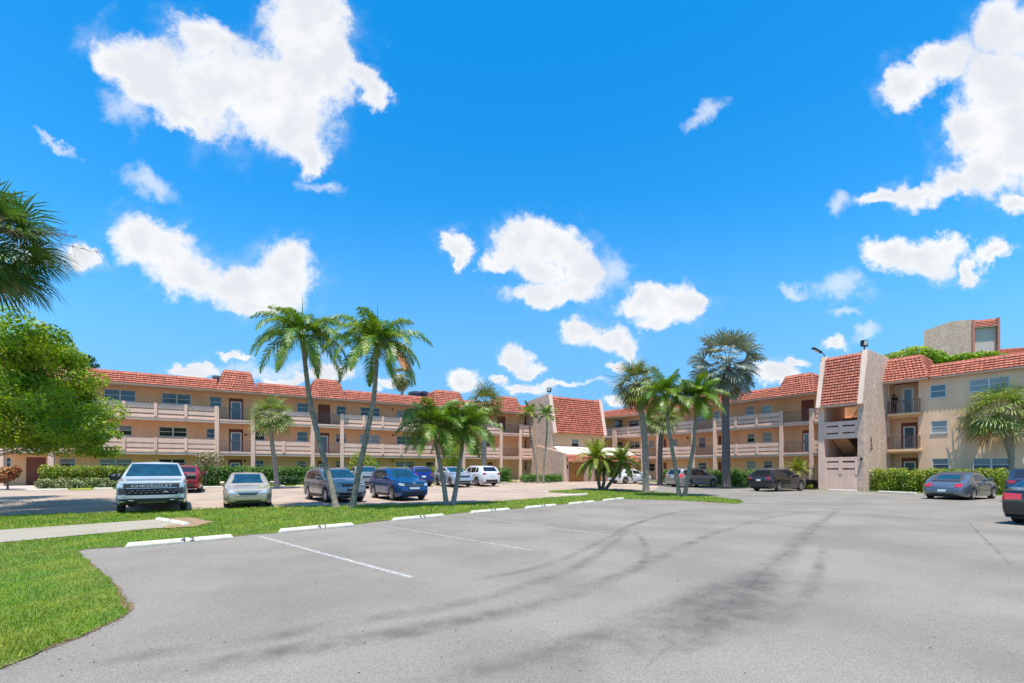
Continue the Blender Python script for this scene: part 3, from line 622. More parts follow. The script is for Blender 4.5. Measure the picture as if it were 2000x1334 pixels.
# ------------------------------------------------------------ towers
def fins(o, x0, x1, yb, z0, z1, lean, out, w=.34, m=M_FIN):
    """side fins that carry the tall tiled slope"""
    for xa, xb in ((x0, x0 + w), (x1 - w, x1)):
        MB().prism([(yb - out - .12, z0 - .12), (yb - out - .12 + .02, z0 + .02), (yb + lean - .12, z1 + .14), (yb + lean + .9, z1 + .14), (yb + .9, z0 - .12)], 'x', xa, xb).build('fin', m, o, bevel=.015)
def stair_tower():
    fr = FR; Y = -3.6; X0, X1 = fr.x(1598, Y), fr.x(1688, Y); o = empty('stair_tower', (fr.o.x, fr.o.y, 0), fr.rz, 'stair tower with steep orange tile face and rough stucco side wall', 'tower')
    Z0, Z1 = 6.62, 10.45; sw = .42
    # rough side wall facing the camera's right, slanted front above the opening
    prof = [(Y, -.3), (Y, Z0 - .35), (Y - .38, Z0 - .1), (Y + .62, Z1 + .15), (.1, Z1 - .1), (.25, -.3)]
    rw = MB(); rw.prism(prof, 'x', X1 - sw, X1); SH = fr.x(1734) - fr.x(1719); rw.v = [(x + (SH * max(0, y - Y) / -Y if x > X1 - .1 else 0), y, z) for x, y, z in rw.v]; rw.build('wall', M_ROUGH, o, bevel=.02)
    prof = [(Y, -.3), (Y, Z0 - .35), (Y - .38, Z0 - .1), (Y + .62, Z1 + .15), (1.2, Z1 + .15), (1.2, -.3)]
    MB().prism(prof, 'x', X0, X0 + sw).build('wall', M_TRIM, o, bevel=.02)
    fm = MB()
    for xa, xb in ((X0 - .012, X0 + .30), (X1 - .30, X1 + .012)):
        fm = MB(); fm.prism([(Y - .46, Z0 - .14), (Y + .55, Z1 + .17), (Y + .67, Z1 + .17), (Y - .30, Z0 - .14)], 'x', xa, xb); fm.build('fin', M_FIN, o)
    xi0, xi1 = X0 + sw, X1 - sw
    # tiled slope
    sl = math.hypot(1.0, Z1 - Z0); v = Vector((0, 1.0 / sl, (Z1 - Z0) / sl)); n = Vector((0, -v.z, v.y)); rows = 17
    t = MB(); tiles(t, (0, Y - .35, Z0), (1, 0, 0), v, n, rows, sl / rows, lambda j: (X0 + .31, X1 - .31), .2); rf = t.build('roof', M_TILE, o)
    MB().prism([(Y - .34, Z0), (Y + .66, Z1), (Y + 1.5, Z1), (Y + 1.5, Z0)], 'x', X0 + .31, X1 - .31).build('roof_deck', M_TILED, rf)
    MB().box(X0 + .31, X1 - .31, Y - .37, Y + 1.2, Z0 - .14, Z0 - .01).build('soffit', M_TRIM, o)
    MB().box(xi0, xi1, Y + 1.4, .1, Z1 - .5, Z1 - .1).build('roof', M_ROOF, o)
    # back wall and side of the stairwell
    MB().box(xi0, xi1, 1.0, 1.2, -.3, Z1).build('wall', M_WALL, o)
    # landings at half height with slotted parapets
    for zl in (1.45, 4.2):
        MB().box(xi0, xi1, Y + .12, Y + 1.5, zl - .16, zl).build('landing', M_TRIM, o)
        p = MB(); b0 = zl - .2
        for (a, b) in ((0, .36), (.47, .90), (1.02, 1.32)): p.box(xi0, xi1, Y + .02, Y + .12, b0 + a, b0 + b)
        xm = (xi0 + xi1) / 2
        for a, b in ((xi0, xi0 + .16), (xm - .12, xm + .12), (xi1 - .16, xi1)): p.box(a, b, Y - .01, Y + .125, b0, b0 + 1.33)
        p.build('parapet', M_TRIM, o)
    MB().box(xi0, xi1, Y + .02, Y + .12, -.3, 1.245).build('lower_wall', M_TRIM, o)
    MB().box(xi0 - .05, xi0 + .18, Y - .015, Y + .3, -.3, 1.25).build('pilaster', M_TRIM, o)
    # stair flights and dark iron rails inside
    xm = (xi0 + xi1) / 2
    for z_, z2, a, b in ((1.45, 3.15, xm, xi1), (4.2, 5.9, xm, xi1), (3.15, 4.2, xi0, xm), (.1, 1.45, xi0, xm)):
        y0, y1 = Y + 1.5, .2; nst = 9; st = MB()
        up = z2 > z_ and a == xm
        for k in range(nst):
            ya = y0 + (y1 - y0) * k / nst; yb_ = y0 + (y1 - y0) * (k + 1) / nst; zz = z_ + (z2 - z_) * (k + 1) / nst if up else z2 + (z_ - z2) * (k) / nst
            st.box(a + .03, b - .03, ya, yb_ + .02, zz - .22, zz)
        st.build('stairs', M_WALL, o)
        rl = MB(); xa = a + .05 if a == xm else b - .05
        za, zb = (z_, z2) if up else (z2, z_)
        rl.tube([(xa, y0, za + .9), (xa, y1, zb + .9)], .022, 6)
        for k in range(14): q = k / 13; rl.tube([(xa, y0 + (y1 - y0) * q, za + (zb - za) * q), (xa, y0 + (y1 - y0) * q, za + (zb - za) * q + .9)], .012, 5)
        rl.build('railing', M_IRON, o)
    for fl in (1, 2): MB().box(xi0, xi1, .2, 1.0, FZ[fl] - .2, FZ[fl]).build('landing', M_TRIM, o)
    pickets(o, xm, xi1 - .02, 5.9, .0); pickets(o, xi0 + .02, xm, 3.15, .0)
    # iron script on the side wall and small lamp
    sc = MB(); x = X1 + .03 + SH * .26
    yy = Y + .95
    for (a, b) in (((0, 4.05), (0, 3.4)), ((-.06, 4.05), (.08, 4.05)), ((-.06, 3.9), (.08, 3.86)), ((-.05, 3.7), (.09, 3.68)), ((.09, 3.86), (.09, 3.68)), ((-.02, 3.5), (.12, 3.5)), ((.12, 3.5), (.22, 3.56)), ((.06, 3.45), (-.12, 3.22)), ((.0, 3.36), (.3, 3.36)), ((.16, 3.36), (.18, 3.16)), ((.06, 3.22), (.3, 3.2)), ((-.1, 3.22), (-.06, 3.08))):
        sc.tube([(x, yy + a[0], a[1]), (x, yy + b[0], b[1])], .022, 5)
    sc.build('iron_lettering', mat('rust_iron', (.22, .07, .05), .7), o)
    l = MB(); l.lathe([(0, .1), (.07, .07), (.09, -.02), (.06, -.1), (0, -.12)], (X1 - .15, Y - .1, 2.4), 10, 'z'); l.box(X1 - .2, X1 - .1, Y - .09, Y, 2.42, 2.5); l.build('wall_lamp', M_DARK, o)
    return o, (X0, X1, Y, Z1)
stw, SI = stair_tower()
def flood(name, fr, x, y, z, hd, label, big=True):
    c = fr.w(x, y); o = empty(name, (c.x, c.y, z), R(hd), label, 'floodlight')
    if big:
        MB().tube([(0, 0, 0), (0, 0, .32)], .045, 8).build('stem', M_DARK, o); m = MB(); m.box(-.2, .2, -.1, .1, .3, .36)
        m.box(-.24, -.2, -.1, .1, .3, .75); m.box(.2, .24, -.1, .1, .3, .75); m.build('bracket', M_DARK, o)
        h = MB(); h.prism([(-.1, .36), (-.16, .76), (.06, .8), (.12, .4)], 'x', -.2, .2); hh = h.build('housing', M_DARK, o, bevel=.02)
        MB().add([(-.16, -.112, .4), (.16, -.112, .4), (.16, -.164, .72), (-.16, -.164, .72)], [(0, 1, 2, 3)]).build('lens', M_GLASSLAMP, hh)
    else:
        MB().tube([(0, 0, 0), (0, 0, .16), (-.12, 0, .3), (-.3, 0, .4)], .035, 8).build('arm', M_DARK, o)
        h = MB(); h.prism([(-.25, .30), (-.95, .66), (-.98, .74), (-.9, .78), (-.22, .42)], 'y', -.14, .14); hh = h.build('housing', M_DARK, o, bevel=.02)
        MB().add([(-.4, -.1, .365), (-.4, .1, .365), (-.88, .1, .612), (-.88, -.1, .612)], [(0, 1, 2, 3)]).build('lens', M_GLASSLAMP, hh)
    return o
flood('floodlight', FR, SI[1] - .22, SI[2] + .75, SI[3] + .14, 10, 'black square floodlight on stem at the top of the stair tower')
flood('floodlight', FR, SI[0] + .2, SI[2] + .65, SI[3] + .16, 0, 'flat black area light on angled arm at left edge of the stair tower roof', False)

def entry():
    fr = FL; Y = -3.96; X0 = fr.x(1077, Y); X1 = fr.x(1181, Y); o = empty('entrance_building', (fr.o.x, fr.o.y, 0), fr.rz, 'entrance building in the corner with large red tile face and white canopy roof', 'building')
    Z0, Z1 = 5.85, 10.0; sw = .4
    prof = [(Y, -.3), (Y, Z0 - .3), (Y - .34, Z0 - .05), (Y + .62, Z1 + .2), (Y + .9, Z1 + .25), (1.4, Z1 - .1), (1.4, -.3)]
    MB().prism(prof, 'x', X0, X0 + sw).build('wall', M_ROUGH, o, bevel=.02)
    MB().prism(prof, 'x', X1 - sw, X1).build('wall', M_CREAM, o, bevel=.02)
    for xa, xb in ((X0 + .02, X0 + sw + .06), (X1 - sw - .06, X1 + .012)):
        fm = MB(); fm.prism([(Y - .44, Z0 - .1), (Y + .53, Z1 + .22), (Y + .65, Z1 + .22), (Y - .3, Z0 - .1)], 'x', xa, xb); fm.build('fin', M_FIN, o)
    wx0, wx1 = fr.x(1117, Y), fr.x(1131, Y); h = (wx0, wx1, fr.z(1124, 873, Y), fr.z(1124, 857.5, Y))
    m = MB(); wall(m, X0 + sw, X1 - sw, -.3, Z0, Y + .03, [h]); m.box(X0 + sw, X1 - sw, Y + .16, 1.3, -.3, Z0); m.build('wall', M_CREAM, o)
    window(o, h, Y + .03, 1, 'l')
    sl = math.hypot(.95, Z1 - Z0); v = Vector((0, .95 / sl, (Z1 - Z0) / sl)); n = Vector((0, -v.z, v.y)); rows = 17
    t = MB(); tiles(t, (0, Y - .32, Z0), (1, 0, 0), v, n, rows, sl / rows, lambda j: (X0 + sw + .06, X1 - sw - .06), .2)
    rf = t.build('roof', mat('dark_clay_tile', (.33, .08, .05), .75, island=.28, var=.2, vscale=5, col2=(.50, .15, .08)), o)
    MB().prism([(Y - .31, Z0), (Y + .64, Z1), (1.3, Z1), (1.3, Z0)], 'x', X0 + sw + .06, X1 - sw - .06).build('roof_deck', M_TILED, rf)
    # canopy in front
    E = Y - 2.5; EX = fr.x(1246, E); zb, zf = 4.35, 3.42
    MB().prism([(-.6, -.3), (-.6, zb + .1), (-1.6, zb + .06), (E, zf), (E, -.3)], 'x', X0 - .14, X0 + .24).build('canopy_wall', M_ROUGH, o, bevel=.02)
    cr = MB(); cr.add([(X0 + .24, Y - .003, zb - .05), (EX, Y - .003, zb - .05), (EX, E + .2, zf - .16), (X0 + .24, E + .2, zf - .16), (X0 + .24, Y - .003, zb - .25), (EX, Y - .003, zb - .25), (EX, E + .2, zf - .36), (X0 + .24, E + .2, zf - .36)],
                      [(0, 3, 2, 1), (4, 5, 6, 7), (0, 4, 7, 3), (1, 2, 6, 5), (0, 1, 5, 4), (3, 7, 6, 2)])
    cr.build('canopy_roof', mat('white_roof', (.66, .60, .53), .7, var=.05), o)
    mansard(o, X0 + .25, EX, 2.56, 3.2, E - .2, E + .12, 0, 0, .35)
    DY = E + .25
    a, b = fr.x(1111, DY), fr.x(1140.5, DY); z0 = .2
    hs = [(a, b, z0, z0 + 2.25), (fr.x(1161, DY), fr.x(1175, DY), z0, z0 + 2.25), (fr.x(1188, DY), fr.x(1202, DY), z0, z0 + 2.25), (fr.x(1216, DY), fr.x(1232, DY), z0, z0 + 2.25)]
    m = MB(); wall(m, X0 + .25, EX, -.3, 2.75, DY, hs, .15); m.box(X0 + .25, EX, DY + .16, Y - .01, -.3, 2.6); m.build('canopy_front', M_TRIM, o)
    door(o, hs[0], DY + .03, 'double')
    for h_ in hs[1:]: door(o, h_, DY + .03, 'wood')
    for px in (1143.5, 1156.5, 1178.5, 1186.5): x = fr.x(px, DY); MB().box(x - .06, x + .06, DY - .05, DY - .002, z0, 2.5).build('pilaster', M_TRIM, o)
    x = fr.x(1107, DY); l = MB(); l.box(x - .05, x + .05, DY - .16, DY - .003, 1.75, 2.1); l.lathe([(0, .15), (.08, .12), (.1, -.1), (0, -.16)], (x, DY - .14, 1.9), 8, 'z'); l.build('wall_lamp', M_DARK, o)
    # dark figures of a plaque on the side wall
    pl = MB(); xx = X0 - .17
    for yy in (Y - .35, Y - .9): pl.box(xx, X0 - .14, yy - .06, yy + .06, .9 if yy > Y - .5 else 1.2, 2.9)
    pl.build('wall_relief', mat('relief', (.42, .30, .27), .9), o)
    return o, (X0, Y, Z1)
ent_b, EI = entry()
flood('floodlight', FL, EI[0] + .25, EI[1] + .8, EI[2] + .22, -20, 'small dark floodlight on the roof corner of the entrance building')

# tall building behind the right block
def tower_far():
    d = 52.; s_ = F / d; fx = lambda px: (px - HX) / s_; z = lambda py: CAMH + (HY - py) / s_
    o = empty('distant_tower', (fx(1898), d, 0), R(-22), 'grey-tan rough stucco tower rising behind the right apartment block', 'tower')
    sk = MB(); zt = z(623)
    sk.add([(-4.0, .9, -.2), (0, 0, -.2), (0, 5, -.2), (-2.2, 5, -.2), (-4.0, .9, z(634)), (-1.6, .32, z(622)), (0, 0, z(624)), (0, 5, z(624)), (-2.2, 5, z(634))],
           [(0, 1, 6, 5, 4), (1, 2, 7, 6), (2, 3, 8, 7), (3, 0, 4, 8), (4, 5, 6, 7, 8)]); sk.build('wall', M_ROUGH, o)
    MB().box(.01, 2.35, .25, 6, -.2, z(626)).build('recess_wall', mat('far_panel', (.55, .47, .40), .9), o)
    rf = mansard(o, .2, 2.2, z(640), z(627), -.05, .22)
    for xa in (.012, 2.2): MB().box(xa, xa + .2, -.12, .24, -.2, z(625)).build('fin', mat('far_trim', (.50, .20, .13), .85), o)
    wl = empty('apartment_building', (fx(1937) + .3, d + .6, 0), R(-22), 'distant building with red tile roof just right of the grey-tan tower', 'building')
    MB().box(0, 14, 1.0, 9, -.2, z(692)).build('wall', M_WALL, wl); mansard(wl, 0, 14, z(694), z(677), .3, 1.6)
    return o
tower_far()

# air conditioners on the flat roofs
def ac(fr, px, py, y, w, label):
    x = fr.x(px, y); c = fr.w(x, y); o = empty('air_conditioner', (c.x, c.y, 8.8), fr.rz, label, 'air conditioner', 'rooftop air conditioners')
    h = max(.7, fr.z(px, py, y) - 8.8)
    MB().box(-w / 2, w / 2, -.45, .45, .0, h - .08).build('housing', mat('ac_grey', (.10, .12, .14), .6, var=.2), o, bevel=.02)
    m = MB(); n = int(h / .06)
    for k in range(2, n - 2): m.box(-w / 2 - .012, w / 2 + .012, -.462, .462, k * .06, k * .06 + .02)
    m.build('louver', M_DARK, o); MB().lathe([(0, .02), (.34, .02), (.36, 0), (.36, -.08)], (0, 0, h - .0), 16, 'z').build('fan_guard', M_DARK, o)
ac(FL, 424, 735, 3.5, .7, 'grey rooftop air conditioner left of the first raised tile bump')
ac(FL, 812, 765, 3.2, 1.5, 'leftmost of three dark rooftop air conditioners on the left wing')
ac(FL, 828, 765, 3.2, 1.2, 'tallest middle unit of three dark rooftop air conditioners on the left wing')
ac(FL, 840, 769, 3.2, .9, 'rightmost small unit of three dark rooftop air conditioners on the left wing')
ac(FR, 1428, 757, 3.0, 1.3, 'dark rooftop air conditioner beside the silver-leaved palm crown')
ac(FL, 178, 719, 3.4, .7, 'dark rooftop air conditioner at the edge of the big leafy tree')

# ------------------------------------------------------------ plants
M_BARK = mat('palm_bark', (.30, .25, .20), .95, var=.3, vscale=9, bump=.8, bscale=24, fine=.15)
M_BARKP = mat('pale_palm_bark', (.30, .26, .20), .9, var=.4, vscale=9, bump=.6, bscale=30, col2=(.19, .165, .12))
M_BARKD = mat('dark_palm_bark', (.14, .115, .10), .95, var=.35, vscale=8, bump=.9, bscale=20)
M_SHAFT = mat('green_crownshaft', (.20, .26, .07), .5, var=.2)
M_FRD = mat('feather_frond', (.08, .185, .012), .42, island=.35, var=.25, vscale=1.6, trans=.28, col2=(.20, .27, .02))
M_FRL = mat('date_frond', (.23, .28, .03), .5, island=.35, var=.3, trans=.3)
M_FRY = mat('yellow_frond', (.24, .27, .035), .5, island=.35, var=.2, trans=.3)
M_FRB = mat('dead_frond', (.40, .17, .05), .8, island=.4, var=.3)
M_FAN = mat('fan_frond', (.13, .17, .02), .5, island=.35, var=.3, vscale=2, trans=.2, col2=(.24, .21, .05))
M_FANG = mat('green_fan_frond', (.065, .15, .02), .5, island=.35, var=.3, vscale=2, trans=.2, col2=(.12, .19, .04))
M_FAN2 = mat('bright_fan_frond', (.16, .24, .035), .5, island=.35, var=.3, vscale=2, trans=.25, col2=(.25, .28, .08))
M_SILV = mat('silver_frond', (.17, .20, .14), .6, island=.3, var=.25, vscale=1.5, trans=.1, col2=(.30, .31, .24))
M_STALK = mat('dead_stalk', (.16, .10, .06), .9)

def trunk_mesh(pts, r0, r1, n=10, rings=True, flare=1.35):
    """smooth curved trunk through the points, with leaf-scar rings"""
    pts = [Vector(p) for p in pts]; out = []; N = len(pts)
    for i in range(N - 1):
        a, b, c, d = pts[max(i - 1, 0)], pts[i], pts[i + 1], pts[min(i + 2, N - 1)]
        for k in range(14):
            t = k / 14; out.append(.5 * ((2 * b) + (c - a) * t + (2 * a - 5 * b + 4 * c - d) * t * t + (-a + 3 * b - 3 * c + d) * t ** 3))
    out.append(pts[-1]); m = len(out); rad = []
    for i in range(m):
        t = i / (m - 1); r = r0 + (r1 - r0) * t
        if t < .12: r *= 1 + (flare - 1) * (1 - t / .12) ** 2
        if rings: r *= 1 + (.05 if i % 2 else -.02) + random.uniform(-.02, .02)
        rad.append(r)
    return MB().tube(out, rad, n)
def feather(mb, base, az, el, L, droop, nl=64, ll=.55, wl=.026, hang=.9, twist=0., wide=1.):
    """pinnate frond: arching rib with leaflets on both sides"""
    d = Vector((math.cos(az) * math.cos(el), math.sin(az) * math.cos(el), math.sin(el))); p = Vector(base); pts = []; n = 12; side0 = Vector((-math.sin(az), math.cos(az), 0))
    for i in range(n + 1):
        pts.append((p.copy(), d.copy())); p = p + d * (L / n); d = (d + Vector((0, 0, -droop / n * (.6 + 1.3 * i / n)))).normalized()
    mb.tube([q[0] for q in pts], [.022 * (1 - .8 * i / n) + .004 for i in range(n + 1)], 4, cap=False)
    for k in range(nl):
        t = .14 + .86 * k / (nl - 1); i = min(int(t * n), n - 1); f = t * n - i; q = pts[i][0].lerp(pts[i + 1][0], f); dd = pts[i][1]
        upv = side0.cross(dd); upv = upv if upv.z > 0 else -upv
        l = ll * random.uniform(.8, 1.15) * math.sin(math.pi * min(1, .12 + .88 * t) ** .8) ** .6 * (1 if t < .9 else .7) + .05
        for sd in (-1, 1):
            s_ = (side0 * sd + dd * (.55 + .5 * t) + upv * random.uniform(-.15, .45)).normalized(); tip_d = (s_ + Vector((0, 0, -hang * random.uniform(.6, 1.6)))).normalized()
            w = (dd * wl)
            a = q; m_ = q + s_ * l * .5; e = m_ + tip_d * l * .55
            mb.add([a - w * .5, a + w * .5, m_ + w * .6, m_ - w * .6, e], [(0, 1, 2, 3), (3, 2, 4)])
def fan(mb, base, az, el, pet, rf, nseg=26, droop=.5, arc=250, wl=.05, split=.55):
    """fan frond: petiole and segments radiating from its tip, tips hanging"""
    d = Vector((math.cos(az) * math.cos(el), math.sin(az) * math.cos(el), math.sin(el))); sd = Vector((-math.sin(az), math.cos(az), 0)); p = Vector(base); pts = [p.copy()]
    for i in range(5): p = p + d * pet / 5; d = (d + Vector((0, 0, -.10 * droop * (i + 1) / 2))).normalized(); pts.append(p.copy())
    mb.tube(pts, [.024, .02, .018, .016, .015, .014], 4, cap=False)
    d = (d + Vector((0, 0, -.25 * droop))).normalized(); up = sd.cross(d); up = up if up.z > 0 else -up
    roll = random.uniform(-.5, .5); sd2 = (sd * math.cos(roll) + up * math.sin(roll)).normalized(); up = d.cross(sd2); up = up if up.z > 0 else -up
    for k in range(nseg):
        a = R(-arc / 2 + arc * k / (nseg - 1) + random.uniform(-3, 3)); dr = (d * math.cos(a) + sd2 * math.sin(a) + up * .22).normalized(); l = rf * (.72 + .28 * math.cos(a * .6)) * random.uniform(.88, 1.06)
        cr = dr.cross(up).normalized(); w0 = .012; w1 = wl * .5
        m1 = p + dr * l * split; e = m1 + (dr + Vector((0, 0, -droop * random.uniform(.7, 1.5)))).normalized() * l * (1 - split)
        m2 = m1.lerp(e, .55) + dr * l * .04
        mb.add([p - cr * w0, p + cr * w0, m1 + cr * w1, m1 - cr * w1, m2 + cr * w1 * .7, m2 - cr * w1 * .7, e], [(0, 1, 2, 3), (3, 2, 4, 5), (5, 4, 6)])
def feather_palm(name, pts, r0, r1, R_, label, group, nf=17, leaf=M_FRD, shaft=True, bark=M_BARKP, dead=0, cat='palm tree', yellow=0, spear=True, ll=.5, droop=1.15, hang=.6, el0=(-.25, 1.25)):
    b = Vector(pts[0]); o = empty(name, b, 0, label, cat, group); q = [Vector(p) - b for p in pts]
    trunk_mesh(q, r0, r1).build('trunk', bark, o, smooth=True)
    c = q[-1]; dz = (q[-1] - q[-2]).normalized()
    if shaft: MB().tube([c - dz * .05, c + dz * .35, c + dz * .75], [r1 * 1.15, r1 * 1.35, r1 * .7], 10).build('crownshaft', M_SHAFT, o, smooth=True); c = c + dz * .6
    cr = MB(); az = random.random() * 6
    for i in range(nf):
        t = i / (nf - 1); az += 2.399; el = el0[0] + (el0[1] - el0[0]) * t + random.uniform(-.12, .12)
        feather(cr, c + Vector((math.cos(az), math.sin(az), 0)) * .04, az, el, R_ * random.uniform(.9, 1.1) * (1.12 if t < .7 else .95), droop * (1.15 - .35 * t), ll=ll * R_ / 1.9, hang=hang, wl=.028 * R_ / 1.9)
    cr.build('crown', leaf, o)
    if dead:
        dm = MB(); 
        for i in range(dead): feather(dm, c, random.uniform(-1.2, -.2), -.15, R_ * 1.05, 1.3, ll=ll * R_ / 1.9, hang=.6)
        dm.build('dead_frond', M_FRB, o)
    if yellow:
        dm = MB()
        for i in range(yellow): feather(dm, c, random.random() * 6.28, -.35, R_ * .95, 1.5, ll=ll * R_ / 1.9, hang=.7)
        dm.build('yellow_frond', M_FRY, o)
    if spear: MB().tube([c, c + Vector((.02, 0, R_ * .5)), c + Vector((.03, 0, R_ * .78))], [.03, .02, .003], 5).build('spear_leaf', M_FRD, o)
    return o
def fan_palm(name, pts, r0, r1, R_, label, group, nf=34, leaf=M_FAN, bark=M_BARK, droop=.6, lo=-.75, dead=5, cat='palm tree', wl=.05, nseg=26, boots=True, stalks=0, arc=250, pet=.55, rr=.62, hi=1.35, split=.55):
    b = Vector(pts[0]); o = empty(name, b, 0, label, cat, group); q = [Vector(p) - b for p in pts]
    trunk_mesh(q, r0, r1, rings=True, flare=1.2).build('trunk', bark, o, smooth=True)
    c = q[-1]
    if boots:
        bt = MB()
        for i in range(40):
            a = random.random() * 6.28; h = -random.random() * .9 * min(1, R_ / 1.5); r = r1 * 1.0
            p0 = c + Vector((math.cos(a) * r, math.sin(a) * r, h)); bt.tube([p0, p0 + Vector((math.cos(a) * .1, math.sin(a) * .1, .22))], [.045, .02], 4)
        bt.build('leaf_bases', M_BARKD, o)
    cr = MB(); az = random.random() * 6
    for i in range(nf):
        t = i / (nf - 1); az += 2.399; el = lo + (hi - lo) * t + random.uniform(-.12, .12)
        fan(cr, c + Vector((0, 0, .15 * t)), az, el, R_ * pet * random.uniform(.85, 1.12), R_ * rr * random.uniform(.85, 1.1), nseg, droop, arc, wl=wl, split=split)
    cr.build('crown', leaf, o)
    if dead:
        dm = MB()
        for i in range(dead): az += 2.399; fan(dm, c - Vector((0, 0, .1)), az, lo - .25 + random.uniform(-.1, .2), R_ * pet * .9, R_ * rr * .9, 18, 1.3, wl=wl)
        dm.build('dead_frond', M_FRB, o)
    if stalks:
        dm = MB()
        for i in range(stalks):
            a = random.random() * 6.28 if stalks != 5 else random.uniform(-.7, .5); L = R_ * random.uniform(1.1, 1.4); p = c.copy(); d = Vector((math.cos(a) * .8, math.sin(a) * .8, .5 - .35 * i / stalks)).normalized(); path = [p.copy()]
            for k in range(9): p = p + d * L / 9; d = (d + Vector((0, 0, -.07))).normalized(); path.append(p.copy())
            dm.tube(path, [.018 - .0016 * k for k in range(10)], 4, cap=False)
            for k in range(4, 10):
                for s_ in range(5):
                    e = path[k] + Vector((random.gauss(0, .16), random.gauss(0, .16), random.uniform(-.3, .12))) * R_ * .6; dm.tube([path[k], path[k].lerp(e, .5) + Vector((0, 0, .04)), e], [.007, .005, .002], 3, cap=False)
        dm.build('flower_stalk', M_STALK, o)
    return o
def leafmass(n, blobs, size, m, name, par, flat=.35, up=.6):
    """leaf-sized faces spread through ellipsoid clumps (centre, radii)"""
    vol = np.array([b[1][0] * b[1][1] * b[1][2] for b in blobs]) ** .7; idx = rng.choice(len(blobs), n, p=vol / vol.sum())
    C = np.array([b[0] for b in blobs])[idx]; RR = np.array([b[1] for b in blobs])[idx]
    d = rng.normal(0, 1, (n, 3)); d /= np.linalg.norm(d, axis=1)[:, None]; r = rng.random(n) ** flat
    c = C + d * RR * r[:, None]
    nrm = d + rng.normal(0, .7, (n, 3)); nrm[:, 2] += up; nrm /= np.linalg.norm(nrm, axis=1)[:, None]
    t = np.cross(nrm, rng.normal(0, 1, (n, 3))); t /= np.linalg.norm(t, axis=1)[:, None]; b = np.cross(nrm, t)
    s = size * (.6 + .8 * rng.random(n))[:, None]
    v = np.stack([c - t * s, c + b * s * .42 + nrm * s * .12, c + t * s, c - b * s * .42 + nrm * s * .12], 1)
    me = bpy.data.meshes.new(name); me.vertices.add(n * 4); me.vertices.foreach_set('co', v.reshape(-1)); me.loops.add(n * 4); me.loops.foreach_set('vertex_index', np.arange(n * 4))
    me.polygons.add(n); me.polygons.foreach_set('loop_start', np.arange(n) * 4); me.polygons.foreach_set('loop_total', np.full(n, 4)); me.update(); me.validate(); me.materials.append(m)
    o = bpy.data.objects.new(name, me); COL.objects.link(o)
    if par: o.parent = par
    return o
M_LEAF = mat('broad_leaf', (.16, .29, .012), .5, island=.5, var=.3, vscale=1.1, trans=.5, col2=(.34, .38, .02))
M_LEAFD = mat('dark_leaf', (.035, .095, .02), .5, island=.4, var=.3, trans=.2)
M_HEDGE = mat('hedge_leaf', (.17, .25, .012), .45, island=.45, var=.3, vscale=2, trans=.2, col2=(.28, .32, .02))
M_HEDGEG = mat('green_hedge_leaf', (.085, .19, .012), .45, island=.45, var=.3, vscale=2, trans=.2, col2=(.10, .22, .03))
M_TWIG = mat('twig', (.12, .085, .06), .9)
def tree(name, base, blobs, n, size, label, group, tr=.18, m=M_LEAF, bark=M_BARKD, limbs=True, cat='tree'):
    b = Vector(base); o = empty(name, b, 0, label, cat, group)
    t = MB(); cen = sum((Vector(q[0]) for q in blobs), Vector()) / len(blobs); low = min(q[0][2] - q[1][2] for q in blobs); fork = Vector((cen.x * .25, cen.y * .25, max(.25, low * .9 if low < 2.5 else cen.z * .95)))
    t.tube([(0, 0, -.1), fork * .5, fork], [tr * 1.25, tr, tr * .85], 9)
    for q in (blobs if len(blobs) < 30 else [q for q in blobs[::7] if q[0][2] > fork.z + .2]): e = Vector(q[0]); k = fork.lerp(e, .5) + Vector((random.uniform(-.2, .2), random.uniform(-.2, .2), .15)) * tr * 3; t.tube([fork, k, e], [tr * .6, tr * .35, tr * .12], 6)
    if limbs:
        for q in blobs:
            for _ in range(5 if len(blobs) < 30 else 0):
                e = Vector(q[0]) + Vector([random.gauss(0, .5) * r for r in q[1]]); t.tube([Vector(q[0]).lerp(fork, .25), e], [tr * .14, tr * .04], 4)
    t.build('trunk', bark, o, smooth=True); leafmass(n, blobs, size, m, 'crown', o); return o

# Christmas-palm pair on the island
def pair_pts(px, py, l): return [tuple(at(x, y, dd)) for x, y, dd in l]
B1 = P(657, 992); d1 = B1.y
p1 = [B1 - Vector((0, 0, .05))] + [at(x, y, d1 + k) for x, y, k in ((645, 940, .1), (622, 855, .2), (605, 780, .3), (596, 710, .4), (593, 684, .4))]
feather_palm('feather_palm', p1, .128, .078, 2.15, 'tall feather palm leaning left with green crown, taller of the V-shaped pair', 'V-shaped palm pair on the island', nf=24, hang=1.1, droop=1.9, el0=(-.2, 1.15))
B2 = P(687, 992)
p2 = [B2 - Vector((0, 0, .05))] + [at(x, y, d1 - k) for x, y, k in ((700, 925, .0), (716, 850, .1), (729, 785, .2), (734, 728, .3), (735, 702, .3))]
feather_palm('feather_palm', p2, .128, .078, 2.15, 'feather palm leaning right with one orange dead frond, shorter of the V-shaped pair', 'V-shaped palm pair on the island', nf=24, dead=2, hang=1.1, droop=1.9, el0=(-.2, 1.15))
B3 = P(872, 987); d3 = B3.y
p3 = [B3 - Vector((0, 0, .05))] + [at(x, y, d3 + k) for x, y, k in ((866, 940, .1), (857, 895, .1), (852, 868, .1), (851, 858, .1))]
feather_palm('feather_palm', p3, .12, .07, 1.75, 'short feather palm with drooping full crown, left of the pair beside the silver cars', 'low palm pair on the island', nf=24, bark=M_BARK, ll=.68, spear=False, yellow=1, droop=1.5, hang=1.0)
B4 = P(884, 987)
p4 = [B4 - Vector((0, 0, .05))] + [at(x, y, d3 + .5 + k) for x, y, k in ((892, 945, .1), (899, 900, .2), (903, 874, .3), (904, 864, .3))]
